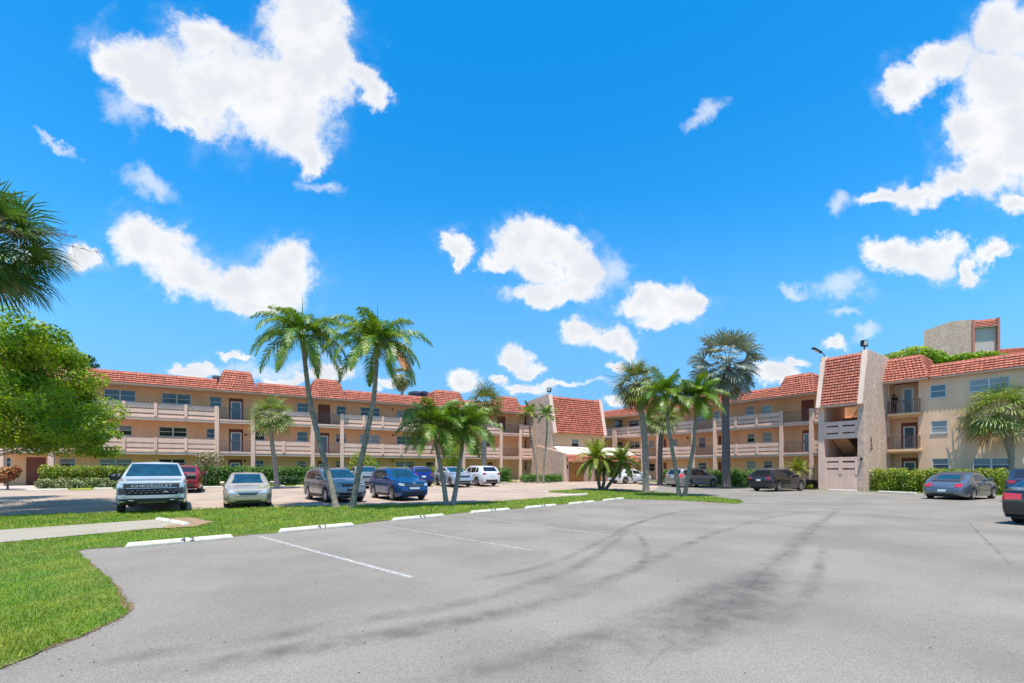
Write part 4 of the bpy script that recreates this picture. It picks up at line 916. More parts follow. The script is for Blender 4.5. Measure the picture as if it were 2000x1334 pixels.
feather_palm('feather_palm', p4, .12, .07, 1.75, 'short feather palm with drooping full crown, right of the pair beside the silver cars', 'low palm pair on the island', nf=24, bark=M_BARK, ll=.68, spear=False, yellow=1, droop=1.5, hang=1.0)
# group right of centre
B5 = P(1327, 969); d5 = B5.y
p5 = [B5 - Vector((0, 0, .05))] + [at(x, y, d5 + .1) for x, y in ((1320, 920), (1309, 855), (1303, 810), (1301, 790))]
feather_palm('feather_palm', p5, .13, .09, 1.85, 'green feather palm leaning left on the island tip beside the grey van', 'palm pair on the island tip', nf=22, ll=.65, spear=False, yellow=2, droop=1.4, hang=1.0)
B6 = P(1337, 969)
p6 = [B6 - Vector((0, 0, .05))] + [at(x, y, d5 - .1) for x, y in ((1345, 925), (1354, 875), (1358, 825), (1359, 797))]
feather_palm('feather_palm', p6, .13, .09, 1.85, 'green feather palm leaning right on the island tip beside the grey van', 'palm pair on the island tip', nf=22, ll=.65, spear=False, yellow=3, droop=1.4, hang=1.0)
# sabal palms
B7 = P(1262, 962); d7 = B7.y
fan_palm('fan_palm', [B7 - Vector((0, 0, .05))] + [at(x, y, d7) for x, y in ((1261, 900), (1256, 830), (1248, 780), (1243, 755))], .23, .19, 1.85, 'tall fan palm with shaggy brown-green crown at the island beside the white hatchback', None, nf=40, dead=10, stalks=4, lo=-.9, nseg=20, wl=.065)
dd = 43.; B8 = Vector(P(1291, 935, .3)); B8 = at(1289, 936, dd); B8.z = .2
fan_palm('fan_palm', [B8, at(1289, 890, dd), at(1291, 850, dd), at(1292, 822, dd)], .24, .2, 2.0, 'squat fan palm in front of the right wing behind the palm pair', None, nf=38, leaf=M_FAN2, dead=0, bark=M_BARKD, nseg=20, wl=.07)
dd = 38.5; B9 = at(1418, 945, dd); B9.z = .08
fan_palm('silver_fan_palm', [B9, at(1418, 880, dd), at(1417, 800, dd), at(1418, 740, dd), at(1420, 712, dd)], .36, .24, 3.0, 'tall silver-leaved fan palm with dark trunk in front of the right wing', None, nf=46, leaf=M_SILV, bark=M_BARKD, dead=2, droop=.5, wl=.12, nseg=24, pet=.62, rr=.50, lo=-1.25, split=.66, hi=1.3, arc=230)
dd = 30.2; B10 = at(1979, 960, dd); B10.z = .0
fan_palm('fan_palm', [B10, at(1977, 900, dd), at(1967, 850, dd), at(1957, 830, dd), at(1950, 812, dd)], .24, .19, 2.2, 'full green fan palm with leaning trunk in front of the right block windows', None, nf=40, leaf=M_FAN2, dead=3, droop=.7, nseg=20, wl=.065)
dd = 32.0; B11 = at(541, 950, dd); B11.z = .4
fan_palm('fan_palm', [B11, at(536, 900, dd), at(531, 860, dd), at(530, 818, dd)], .16, .13, 1.68, 'small round-crowned fan palm in the hedge behind the gold sedan', None, nf=34, leaf=M_FAN2, dead=0, droop=.7, lo=-.6, wl=.055, nseg=20)
dd = 42.5; B12 = at(946, 940, dd); B12.z = .4
fan_palm('fan_palm', [B12, at(945, 890, dd), at(947, 830, dd), at(949, 792, dd)], .25, .22, 1.95, 'fan palm with slim trunk in front of the left wing by the white parked suv', None, nf=38, dead=2, lo=-.8, nseg=18, wl=.07)
dd = 15.; B13 = Vector((-1080 * dd / F, dd, 0))
fan_palm('fan_palm', [B13, at(-60, 800, dd), at(-45, 640, dd), at(-28, 480, dd)], .24, .2, 2.08, 'large fan palm with dead flower stalks cut by the left edge of the picture', None, nf=46, leaf=M_FANG, stalks=5, dead=3, wl=.055, nseg=34, droop=.5, lo=-.95)
dd = 62.; B14 = at(786, 900, dd); B14.z = 0
fan_palm('fan_palm', [B14, at(786, 800, dd), at(785, 757, dd), at(785, 738, dd)], .22, .18, 1.85, 'distant fan palm whose ragged crown shows above the left wing roof', None, nf=26, dead=9, lo=-1.1, droop=.9)
# thin pair by the entrance
dd = 44.5; B15 = at(1051, 941, dd); B15.z = .32
feather_palm('feather_palm', [B15, at(1046, 900, dd), at(1036, 850, dd), at(1034, 812, dd), at(1034, 806, dd)], .11, .06, 1.35, 'slender feather palm at left of two by the rough entrance wall', 'slender palms by the entrance', nf=13, spear=False, shaft=False)
B16 = at(1061, 941, dd); B16.z = .32
feather_palm('feather_palm', [B16, at(1063, 900, dd), at(1068, 850, dd), at(1068, 815, dd), at(1068, 810, dd)], .11, .06, 1.35, 'slender feather palm at right of two by the rough entrance wall', 'slender palms by the entrance', nf=13, spear=False, shaft=False)
# pygmy date palms
B17 = P(1172, 957); dd = B17.y
for (pts, rr, lab) in (([(1172, 957), (1168, 935), (1163, 910), (1164, 896)], 1.95, 'pygmy date palm with upright shaggy crown, centre stem of the island clump'), ([(1176, 957), (1180, 938), (1179, 925), (1186, 912)], 1.2, 'small date palm crown tucked low between its two taller neighbours'),
                       ([(1181, 957), (1196, 938), (1207, 920), (1214, 903)], 1.7, 'date palm with long thin stem leaning right toward the white hatchback')):
    q = [at(x, y, dd) for x, y in pts]; q[0].z = g(q[0].x, q[0].y) - .02
    feather_palm('date_palm', q, .13, .11, rr, lab, 'date palm clump on the island', nf=34, bark=M_BARKD, shaft=False, spear=False, ll=.30, droop=1.25, hang=.3, yellow=5, el0=(-.45, 1.4), leaf=M_FRL)
B18 = at(1558, 948, 37.3); B18.z = .06
feather_palm('bush_palm', [B18, at(1558, 935, 37.3), at(1559, 918, 37.3)], .12, .1, 1.15, 'bright green bush palm between the black suv and the stair tower', None, nf=22, bark=M_BARKD, shaft=False, spear=False, ll=.45, droop=1.0, hang=.2, leaf=M_FRY, el0=(0, 1.4))

# big leafy tree at the left edge
tb = Vector((-25.5, 18.8, .0)); bl = []
for (x, y, rx, ry) in ((30, 800, 100, 60), (110, 800, 60, 45), (20, 700, 75, 65), (95, 690, 70, 45), (-60, 740, 110, 110), (60, 770, 110, 60), (140, 745, 45, 35), (155, 795, 45, 38), (90, 830, 90, 50), (185, 850, 36, 28), (10, 830, 90, 50), (165, 870, 48, 22), (205, 842, 26, 16), (120, 720, 50, 35), (30, 655, 60, 32), (-90, 660, 90, 50), (150, 820, 60, 40)):
    c = at(x, y, 18.8 + random.uniform(-1.2, 1.4)); s_ = F / 19.
    for _ in range(7):
        q = c - tb + Vector((random.gauss(0, .45) * rx, random.gauss(0, .6) * rx, random.gauss(0, .45) * ry)) / s_; k = random.uniform(.32, .58); bl.append((tuple(q), (rx / s_ * k, rx / s_ * k, ry / s_ * k)))
tree('leafy_tree', tb, bl, 52000, .078, 'big bright green leafy tree spreading in from the left edge over the lot', None, tr=.06)
tb = Vector((-58., 62., .0)); bl = [(tuple(at(x, y, 61) - tb), (rx / 14.5, rx / 14.5, ry / 14.5)) for x, y, rx, ry in ((140, 708, 42, 12), (165, 700, 18, 8), (120, 685, 22, 9), (95, 700, 40, 20), (60, 690, 50, 30))]
tree('conifer', tb, bl, 6500, .2, 'dark feathery tree tips showing behind the big leafy tree at left', None, m=M_LEAFD, tr=.2)
# trees behind the right block
for (xs, dd, lab, n) in ((((1752, 700, 25, 13), (1785, 694, 32, 16), (1815, 702, 28, 18), (1835, 712, 22, 14)), 47., 'bushy tree showing above the right block roof left of the grey-tan tower', 6000), (((1880, 700, 22, 10), (1915, 697, 28, 9), (1945, 700, 22, 8)), 45., 'low treetop showing above the roof in front of the grey-tan tower', 3000)):
    tb = at(xs[1][0], 900, dd); tb.z = 0; bl = [(tuple(at(x, y, dd) - tb), (rx / F * dd, rx / F * dd, ry / F * dd)) for x, y, rx, ry in xs]
    tree('background_tree', tb, bl, n, .16, lab, 'treetops behind the right block', tr=.2)

# hedges and shrubs
def hedge(fr, x0, x1, y0, y1, z0, z1, label, m=M_HEDGE, n=None, name='hedge', lump=.07, size=.06, cat='hedge', group=None):
    c = fr.w((x0 + x1) / 2, (y0 + y1) / 2); o = empty(name, (c.x, c.y, z0), fr.rz, label, cat, group); L = x1 - x0; D = y1 - y0; H = z1 - z0
    bl = []; nb = max(3, int(L / .45)); core = MB()
    for k in range(nb):
        for (yy, zz) in ((-.25, .3), (.25, .3), (-.25, .72), (.25, .72)):
            bl.append(((-L / 2 + (k + .5) * L / nb + random.gauss(0, lump), D * yy + random.gauss(0, lump * .5), H * zz + random.gauss(0, lump * .5)), (L / nb * .75 + .05, D * .3, H * .30 + random.uniform(0, lump))))
    for k in range(int(L / .35) + 1):
        x = -L / 2 + .1 + k * .35; core.tube([(x, 0, -.05), (x + random.uniform(-.1, .1), random.uniform(-.1, .1), H * .6)], [.025, .012], 4)
    core.build('stems', M_TWIG, o); leafmass(n or int(2600 * L * H), bl, size, m, 'foliage', o, flat=.22); return o
hz = .42
hedge(FL, FL.x(82, -3), FL.x(259, -3), -3.6, -2.6, hz - .05, 1.86, 'long clipped hedge behind the light pickup, left end of the left wing')
hedge(FL, FL.x(372, -3), FL.x(612, -3), -3.5, -2.6, hz - .05, 1.86, 'dark green clipped hedge behind the gold sedan', m=M_HEDGEG)
hedge(FL, FL.x(676, -3), FL.x(905, -3), -3.5, -2.6, hz - .05, 1.84, 'pale green hedge running behind the blue cars')
hedge(FL, FL.x(915, -3.4), FL.x(992, -3.4), -4.2, -2.8, hz - .05, 1.78, 'square dark hedge at the right of the white parked suv', m=M_HEDGEG)
hedge(FL, FL.x(1021, -5), FL.x(1056, -5), -5.4, -4.3, .3, 1.05, 'low box hedge at left below the slender palms by the entrance', m=M_HEDGEG, group='box hedges by the entrance')
hedge(FL, FL.x(1061, -5.6), FL.x(1099, -5.6), -6.2, -5.0, .28, 1.05, 'low box hedge at right below the slender palms by the entrance', m=M_HEDGEG, group='box hedges by the entrance')
hedge(FR, FR.x(1300, -2.6), FR.x(1420, -2.6), -3.1, -2.2, .15, 1.55, 'loose dark green hedge behind the grey van', m=M_HEDGEG, lump=.12)
hedge(FR, FR.x(1424, -2.4), FR.x(1516, -2.4), -2.9, -1.9, .12, 1.6, 'hedge behind the black suv right of the silver palm trunk', m=M_HEDGEG, lump=.12)
hedge(FR, FR.x(1702, -2.3), FR.x(1962, -2.3), -2.9, -1.6, -.02, 1.62, 'long bright clipped hedge in front of the right block', lump=.1)
hedge(FR, FR.x(1568, -2.5), FR.x(1597, -2.5), -3.0, -2.0, .0, .75, 'dark red-leaved shrub at the foot of the stair tower', m=mat('red_leaf', (.09, .035, .02), .5, island=.5, var=.3), name='shrub', cat='shrub')
hedge(FR, FR.x(1566, -3.2), FR.x(1588, -3.2), -3.5, -3.0, .0, .35, 'low yellow-green ground shrub in front of the dark red shrub', m=M_FRY, name='shrub', cat='shrub')
for k, (a, b, lab) in enumerate(((78, 130, 'pale variegated low shrub at left end under the long hedge'), (136, 165, 'small round pale shrub, middle one under the long hedge'), (182, 228, 'low pale shrub beside the pickup mirror under the long hedge'))):
    hedge(FL, FL.x(a, -4.2), FL.x(b, -4.2), -4.6, -3.9, hz - .1, .95, lab, m=mat('pale_leaf', (.24, .27, .10), .5, island=.4), name='shrub', cat='shrub', lump=.1, group='low shrubs under the long hedge')
hedge(FL, FL.x(543, -4.3), FL.x(590, -4.3), -4.8, -4.0, hz - .1, 1.0, 'low dark shrub in front of the hedge right of the gold sedan', m=M_LEAFD, name='shrub', cat='shrub', lump=.1)
hedge(FL, FL.x(590, -4.3), FL.x(618, -4.3), -4.7, -4.0, hz - .1, .9, 'low bright shrub at the hedge end left of the grey suv', m=M_HEDGE, name='shrub', cat='shrub', lump=.1)
def shrub_tree(px, py, fr, y, blobs, lab, m, n=2200, size=.07, name='shrub', base_z=.42, tr=.05):
    c = fr.w(fr.x(px, y), y); b = Vector((c.x, c.y, base_z - .02)); bl = [(tuple(at(x, yy, c.y) - b), (rx / F * c.y, rx / F * c.y, ry / F * c.y)) for x, yy, rx, ry in blobs]
    return tree(name, b, bl, n, size, lab, None, tr=tr, m=m, limbs=True, cat='shrub')
shrub_tree(402, 950, FL, -4.3, ((410, 893, 26, 11), (395, 905, 16, 12), (425, 902, 16, 10)), 'small frangipani shrub with pinkish top between the red car and gold sedan', mat('frangipani_leaf', (.15, .20, .07), .5, island=.5, col2=(.32, .18, .12), vscale=5), 1500)
shrub_tree(706, 950, FL, -4.2, ((706, 893, 20, 12), (722, 905, 18, 14), (695, 908, 14, 14)), 'yellow-flowered bush behind the right trunk of the V-shaped palms', M_HEDGE, 2000)
shrub_tree(886, 950, FL, -4.4, ((885, 882, 20, 22), (880, 905, 16, 14)), 'dense green shrub behind the low palm pair', M_LEAF, 3000)
shrub_tree(15, 955, FL, -4.6, ((14, 925, 18, 14), (30, 918, 10, 9), (2, 932, 16, 12)), 'red and yellow croton bush by the left brown door', mat('croton', (.30, .05, .03), .5, island=.5, col2=(.35, .22, .03), vscale=6), 2200, .08)

# ------------------------------------------------------------ vehicles
M_TYREB = mat('tyre', (.022, .022, .022), .85)
M_RIM = mat('alloy', (.50, .50, .51), .3, metal=.85)
M_UNDER = mat('underbody', (.012, .012, .013), .9)
M_GLASS = mat('car_glass', (.02, .085, .12), .05, metal=.45, spec=1, var=.55, vscale=3.5)  # reflections and cabin interior painted in as noise mottling of the glass colour
M_GLASSD = mat('dark_car_glass', (.012, .016, .02), .05, spec=.9)
M_PLAST = mat('black_plastic', (.03, .032, .035), .55)
M_CHROME = mat('chrome', (.75, .76, .78), .15, metal=1)
M_HLAMP = mat('headlamp', (.55, .60, .64), .08, metal=.3, coat=1)
M_RLAMP = mat('tail_lamp', (.38, .01, .015), .15, coat=1)
M_RLIT = mat('bright_tail_lamp', (.75, .015, .02), .15, coat=1)
M_PLATE = mat('plate', (.55, .62, .60), .5, var=.15, vscale=40)
def paint(n, c, met=.45, r=.28): return mat(n, c, r, metal=met, coat=1., var=.02)
def lerpt(tab, x):
    if x <= tab[0][0]: return tab[0][1]
    for (a, b), (c, d) in zip(tab, tab[1:]):
        if x <= c: t = (x - a) / (c - a); return b + (d - b) * t
    return tab[-1][1]
def smooth_t(tab, x, h=.10): return (lerpt(tab, x - h) + 2 * lerpt(tab, x) + lerpt(tab, x + h) + lerpt(tab, x - h / 2) + lerpt(tab, x + h / 2)) / 6
def car(name, loc, heading, label, group, s, m, cat='car'):
    """s: dict of measures. Local x forward, y left. heading: compass heading of the nose, clockwise from the view direction."""
    L, Wd = s['L'], s['W']; o = empty(name, loc, R(90 - heading), label, cat, group)
    wb, fo, wr = s['wb'], s['fo'], s.get('r', .34); gc = s.get('gc', .2); top = s['top']; belt = s['belt']; tum = s.get('tum', .34); nose = s.get('nose', .16); tail = s.get('tail', .10); cut = s.get('arch', .055)
    wx = (fo, fo + wb); xs = sorted({round(L * k / 90, 4) for k in range(91)} | {round(w + dx, 4) for w in wx for dx in (-wr - cut, wr + cut)})
    rows = []; NP = 13
    fy = s.get('front_round', .20); ry = s.get('rear_round', .14)
    for x in xs:
        t = min(1, x / .65); t2 = min(1, (L - x) / .6); w = Wd / 2 * (1 - fy * (1 - t) ** 2.2) * (1 - ry * (1 - t2) ** 2.2)
        zt = smooth_t(top, x); zb = min(smooth_t(belt, x, .2), zt - .03); h = zt - zb; wt = w * .95 - h * tum; zs = gc + .10 * max(0, 1 - x / .35) ** 2 + .12 * max(0, 1 - (L - x) / .35) ** 2
        ar = 0
        for c in wx:
            d = abs(x - c); ra = wr + cut
            if d < ra: ar = max(ar, wr + math.sqrt(ra * ra - d * d))
        m1 = zs + (zb - zs) * .35; m2 = zs + (zb - zs) * .68
        fl = s.get('flare', .0) * (1 if ar else 0)
        prof = [(0, zs), (w * .55, zs), (w * .93, zs), (w * .975 + fl, zs + .07), (w * 1.0 + fl, m1), (w * 1.0 + fl * .5, m2), (w * .985, zb - .06), (w * .955, zb), (wt + (w * .955 - wt) * .45, zb + h * .55), (wt + .015, zb + h * .86), (wt - .05, zb + h * .965), (wt * .55, zt - .004), (0, zt + .012 * min(1, h * 4))]
        if ar: prof = [(y, max(z, ar + .012 * i if i >= 3 else min(ar, zb - .1)) if 2 <= i <= 6 else z) for i, (y, z) in enumerate(prof)]; prof = [(y, min(z, zb + .001 * i) if i <= 6 else z) for i, (y, z) in enumerate(prof)]
        zc = .48 * zb + .1
        row = []
        for (y, z) in prof:
            fx = nose * ((z - s.get('nz', .5)) / .6) ** 2 * max(0, 1 - x / .9) ** 2; rx = tail * ((z - s.get('tz', .6)) / .6) ** 2 * max(0, 1 - (L - x) / .9) ** 2
            row.append((L / 2 - x - fx + rx, y, z))
        rows.append(row)
    b = MB(); n2 = NP * 2 - 2
    for row in rows: b.v += row + [(p[0], -p[1], p[2]) for p in row[-2:0:-1]]
    for i in range(len(rows) - 1):
        for k in range(n2): b.f.append((i * n2 + k, i * n2 + (k + 1) % n2, (i + 1) * n2 + (k + 1) % n2, (i + 1) * n2 + k))
    for e in (0, len(rows) - 1):                                   # end caps as rows of quads
        for k in range(NP - 1):
            a, c_ = e * n2 + k, e * n2 + k + 1; a2, c2 = e * n2 + (n2 - k) % n2, e * n2 + n2 - k - 1
            q = (a, c_, c2, a2) if k else (a, c_, c2); b.f.append(q if e else q[::-1])
    body = b.build('body', m, o)
    bmn = bmesh.new(); bmn.from_mesh(body.data); bmesh.ops.recalc_face_normals(bmn, faces=bmn.faces); bmn.to_mesh(body.data); bmn.free()
    body.data.shade_smooth()
    em = body.modifiers.new('e', 'EDGE_SPLIT'); em.split_angle = R(38)
    bv = BVHTree.FromPolygons([Vector(v) for v in b.v], [tuple(f) for f in b.f])
    def cast(u, v, ax):
        O, D = {'front': (Vector((9, u, v)), Vector((-1, 0, 0))), 'rear': (Vector((-9, u, v)), Vector((1, 0, 0))), 'left': (Vector((u, 9, v)), Vector((0, -1, 0))), 'right': (Vector((u, -9, v)), Vector((0, 1, 0))), 'top': (Vector((u, v, 9)), Vector((0, 0, -1)))}[ax]
        h = bv.ray_cast(O, D)
        return (h[0], -D) if h[0] is not None else (None, -D)
    def patch(nm, ax, pairs, mm, off=.008, nu=6, nv=6, par=None, thick=0):
        """skin laid on the body: pairs of (a,b) 2D points joined across"""
        mb_ = MB(); G = []
        last = None
        for i in range(len(pairs) - 1):
            for k in range(nu + (1 if i == len(pairs) - 2 else 0)):
                t = k / nu; A = [pairs[i][0][j] * (1 - t) + pairs[i + 1][0][j] * t for j in (0, 1)]; B_ = [pairs[i][1][j] * (1 - t) + pairs[i + 1][1][j] * t for j in (0, 1)]; row = []
                for q in range(nv + 1):
                    f = q / nv; p, dn = cast(A[0] * (1 - f) + B_[0] * f, A[1] * (1 - f) + B_[1] * f, ax)
                    if p is None: p = last if last is not None else Vector((L / 2 * (1 if ax == 'front' else -1), A[0], A[1]))
                    last = p; row.append(p + dn * off)
                G.append(row)
        for row in G: mb_.v += [tuple(p) for p in row]
        for i in range(len(G) - 1):
            for q in range(nv): mb_.f.append((i * (nv + 1) + q, i * (nv + 1) + q + 1, (i + 1) * (nv + 1) + q + 1, (i + 1) * (nv + 1) + q))
        ob = mb_.build(nm, mm, par or o, smooth=True)
        if thick: sd = ob.modifiers.new('s', 'SOLIDIFY'); sd.thickness = thick; sd.offset = 0
        return ob
    # side windows: outlines in distance from the nose and height
    X = lambda x: L / 2 - x
    for sd in ('left', 'right'):
        for w_ in s['side']: patch('side_window', sd, [((X(a[0]), a[1]), (X(c[0]), c[1])) for a, c in w_], s.get('sglass', M_GLASSD), .006, 5, 5)
        for x in s.get('seams', []):
            zb = smooth_t(belt, x); patch('door_seam', sd, [((X(x - .008), gc + .12), (X(x + .008), gc + .12)), ((X(x - .008), zb - .01), (X(x + .008), zb - .01))], M_UNDER, .004, 10, 1)
        for x in s.get('handles', []):
            zb = smooth_t(belt, x) - .10; p, dn = cast(X(x), zb, sd); sg = 1 if sd == 'left' else -1
            if p: MB().box(p.x - .10, p.x + .10, min(p.y, p.y + .035 * sg), max(p.y, p.y + .035 * sg), zb - .018, zb + .018).build('handle', s.get('hm', m), o, bevel=.008)
        if s.get('clad'):
            z1 = s['clad']; patch('cladding', sd, [((X(fo + wr + .1), gc + .015), (X(fo + wr + .1), z1)), ((X(fo + wb - wr - .1), gc + .015), (X(fo + wb - wr - .1), z1))], M_PLAST, .012, 10, 3)
    for (nm, ax, pairs, mm, off) in s['patches']:
        mats_ = {'glass': M_GLASS, 'gd': M_GLASSD, 'pl': M_PLAST, 'ch': M_CHROME, 'hl': M_HLAMP, 'rl': M_RLAMP, 'rlit': M_RLIT, 'plate': M_PLATE, 'un': M_UNDER, 'paint': m}
        prs = [((a[0], a[1]), (c[0], c[1])) for a, c in pairs]; both = nm.endswith('*'); nm2 = nm.rstrip('*')
        patch(nm2, ax, prs, mats_.get(mm, mm) if isinstance(mm, str) else mm, off, 8, 6)
        if both: patch(nm2, ax, [((-a[0], a[1]), (-c[0], c[1])) for a, c in prs], mats_.get(mm, mm) if isinstance(mm, str) else mm, off, 8, 6)
    # wheels
    for c in wx:
        for sg in (1, -1):
            y = sg * (Wd / 2 - .125); cx = L / 2 - c; T = .11
            tp = [(wr * .62, T), (wr * .86, T), (wr * .97, T * .82), (wr, T * .45), (wr, -T * .45), (wr * .97, -T * .82), (wr * .8, -T), (wr * .3, -T)]
            w_ = MB().lathe([(r_, h_ * sg) for r_, h_ in tp], (0, 0, 0), 28).build('wheel', M_TYREB, o, smooth=True); w_.location = (cx, y, wr)
            rm = MB(); rm.lathe([(wr * .66, T * sg * 1.02), (wr * .60, T * sg * 1.02), (wr * .58, T * .5 * sg), (wr * .56, 0)], (0, 0, 0), 24)
            ns = s.get('spokes', 5)
            for k in range(ns):
                a = 2 * math.pi * k / ns; ca, sa = math.cos(a), math.sin(a); hw = wr * .09 * (5 / ns) ** .5; r1_, r2_ = .0, wr * .61
                q = [(r1_, -hw * 1.3), (r2_, -hw), (r2_, hw), (r1_, hw * 1.3)]; yy = T * sg * .88; vs = [(ca * r_ - sa * h_, yy, sa * r_ + ca * h_) for r_, h_ in q] + [(ca * r_ - sa * h_, yy - .04 * sg, sa * r_ + ca * h_) for r_, h_ in q]
                rm.add(vs, [(0, 1, 2, 3), (0, 4, 5, 1), (2, 6, 7, 3)])
            rm.lathe([(0, T * sg * .96), (wr * .12, T * sg * .96), (wr * .15, T * sg * .85)], (0, 0, 0), 12)
            rm.build('rim', s.get('rim', M_RIM), w_); MB().lathe([(0, T * .3 * sg), (wr * .58, T * .3 * sg)], (0, 0, 0), 20).build('brake_disc', M_UNDER, w_)
    # dark floor and wheel wells
    u = MB(); u.box(-L / 2 + .12, L / 2 - .16, -Wd / 2 + .30, Wd / 2 - .30, gc - .02, gc + .35)
    for c in wx: u.box(L / 2 - c - wr - .04, L / 2 - c + wr + .04, -Wd / 2 + .06, Wd / 2 - .06, wr * 1.3, wr * 2 + cut - .03)
    u.build('underbody', M_UNDER, o)
    # mirrors
    mxx = s['mirror']
    for sg in (1, -1):
        x = X(mxx[0]); z = mxx[1]; p, dn = cast(x, z, 'left' if sg > 0 else 'right'); y = abs(p.y) if p else Wd / 2; sc = s.get('mscale', 1.)
        k = MB(); k.prism([(x - .07 * sc, z - .08 * sc), (x + .05 * sc, z - .07 * sc), (x + .10 * sc, z + .02 * sc), (x + .06 * sc, z + .09 * sc), (x - .07 * sc, z + .09 * sc)], 'y', min(sg * (y + .05), sg * (y + .05 + .22 * sc)), max(sg * (y + .05), sg * (y + .05 + .22 * sc)))
        k.box(x - .03, x + .03, min(sg * (y - .02), sg * (y + .07)), max(sg * (y - .02), sg * (y + .07)), z - .06, z - .02)
        k.build('mirror', s.get('mm', m), o, bevel=.02)
    s.get('extra', lambda *a: None)(o, cast, patch, m, X)
    return o
def ground_z(x, y): return g(x, y) + .006
def place(px, py, heading, L, W_, near='front', wxoff=.0):
    """centre of a car whose near bumper middle stands over this ground point of the photograph"""
    p = P(px, py); h = R(heading); f = Vector((math.sin(h), math.cos(h), 0)); c = p - f * (L / 2) if near == 'front' else p + f * (L / 2)
    c.z = ground_z(c.x, c.y); return c
def text_on(o, body, size, loc, rot, m, name='lettering', ext=.006, sx=1.):
    cu = bpy.data.curves.new(name, 'FONT'); cu.body = body; cu.size = size; cu.align_x = 'CENTER'; cu.align_y = 'CENTER'; cu.extrude = ext; cu.space_character = 1.05; cu.offset = size * .02
    t = bpy.data.objects.new('tmp', cu); COL.objects.link(t); dg = bpy.context.evaluated_depsgraph_get(); me = bpy.data.meshes.new_from_object(t.evaluated_get(dg)); bpy.data.objects.remove(t); bpy.data.curves.remove(cu)
    me.name = name; ob = bpy.data.objects.new(name, me); COL.objects.link(ob); me.materials.clear(); me.materials.append(m); ob.parent = o; ob.matrix_local = Matrix.Translation(loc) @ rot @ Matrix.Diagonal((sx, 1, 1, 1)); return ob
FRONT = Matrix(((0, 0, 1, 0), (1, 0, 0, 0), (0, 1, 0, 0), (0, 0, 0, 1)))      # text facing +x
REAR = Matrix(((0, 0, -1, 0), (-1, 0, 0, 0), (0, 1, 0, 0), (0, 0, 0, 1)))
def windshield(L, top, z0, z1, w0, w1, ax='front', nm='windshield', mm='glass'):
    zm = (z0 + z1) / 2; return (nm, ax, [((-w0, z0), (w0, z0)), ((-(w0 + w1) / 2, zm), ((w0 + w1) / 2, zm)), ((-w1, z1), (w1, z1))], mm, .006)

# -- light grey pickup
def pickup_extra(o, cast, patch, m, X):
    text_on(o, 'CHEVROLET', .112, Vector((X(0) + .035, 0, 1.0)), FRONT, mat('bright_letter', (.42, .44, .47), .3), sx=1.85)
    g2 = MB()
    for r_ in range(2):
        for k in range(9): y = -.62 + k * .155 + (.07 if r_ else 0); g2.box(X(0) - .0, X(0) + .03, y - .05, y + .05, .74 + r_ * .08, .77 + r_ * .08)
    g2.build('grille_mesh', mat('grille_grey', (.12, .13, .14), .4), o)
    MB().box(X(0) + .0, X(0) + .034, .34, .46, .76, .80).build('badge', M_CHROME, o)
    MB().box(X(5.55), X(3.95), -.84, .84, 1.0, 1.262).build('bed_cover', M_PLAST, o)
PK = dict(L=5.85, W=2.10, wb=3.75, fo=.95, r=.41, gc=.34, nose=.05, nz=.6, front_round=.10, rear_round=.05, tum=.30,
  top=[(0, 1.11), (.12, 1.17), (1.5, 1.27), (1.62, 1.30), (2.45, 1.84), (2.75, 1.90), (3.7, 1.90), (3.86, 1.86), (4.0, 1.26), (5.85, 1.24)], belt=[(0, 1.08), (1.5, 1.2), (4.0, 1.22), (5.85, 1.22)],
  side=[[((1.98, 1.28), (2.0, 1.34)), ((2.5, 1.28), (2.58, 1.74)), ((2.85, 1.28), (2.85, 1.78))], [((2.93, 1.28), (2.93, 1.78)), ((3.75, 1.28), (3.65, 1.78))]], seams=[1.95, 2.89, 3.85], handles=[2.75, 3.65], mirror=(1.95, 1.30), mscale=1.5, mm=M_PLAST, spokes=6,
  patches=[windshield(5.85, 0, 1.335, 1.82, .88, .72), ('grille', 'front', [((-.74, .66), (.74, .66)), ((-.80, .92), (.80, .92))], 'un', .006), ('grille_bar', 'front', [((-.80, .925), (.80, .925)), ((-.80, 1.085), (.80, 1.085))], 'pl', .010), ('chrome_strip', 'front', [((-.72, .912), (.72, .912)), ((-.72, .93), (.72, .93))], 'ch', .018),
           ('headlight*', 'front', [((.82, .95), (.82, 1.07)), ((.98, .96), (.98, 1.08))], 'hl', .014), ('headlight_housing*', 'front', [((.76, .70), (.74, .91)), ((.98, .70), (.98, .93))], 'pl', .009), ('bumper', 'front', [((-.97, .56), (.97, .56)), ((-.97, .67), (.97, .67))], 'paint', .05), ('lower_bumper', 'front', [((-.92, .36), (.92, .36)), ((-.92, .55), (.92, .55))], 'pl', .03),
           ('skid_plate', 'front', [((-.42, .37), (.42, .37)), ((-.42, .42), (.42, .42))], 'paint', .045), ('fog_light*', 'front', [((.52, .47), (.52, .50)), ((.66, .48), (.66, .50))], 'hl', .04), ('tail_light*', 'rear', [((.86, .9), (.98, .9)), ((.86, 1.2), (.98, 1.2))], 'rl', .01)], extra=pickup_extra)
HL = 149.5
car('pickup_truck', place(297, 1003, 144, 5.85, 2.0), 144, 'light silver pickup truck facing the camera with black grille and chrome bumper', None, PK, paint('light_silver_paint', (.50, .54, .56), .3), 'pickup')

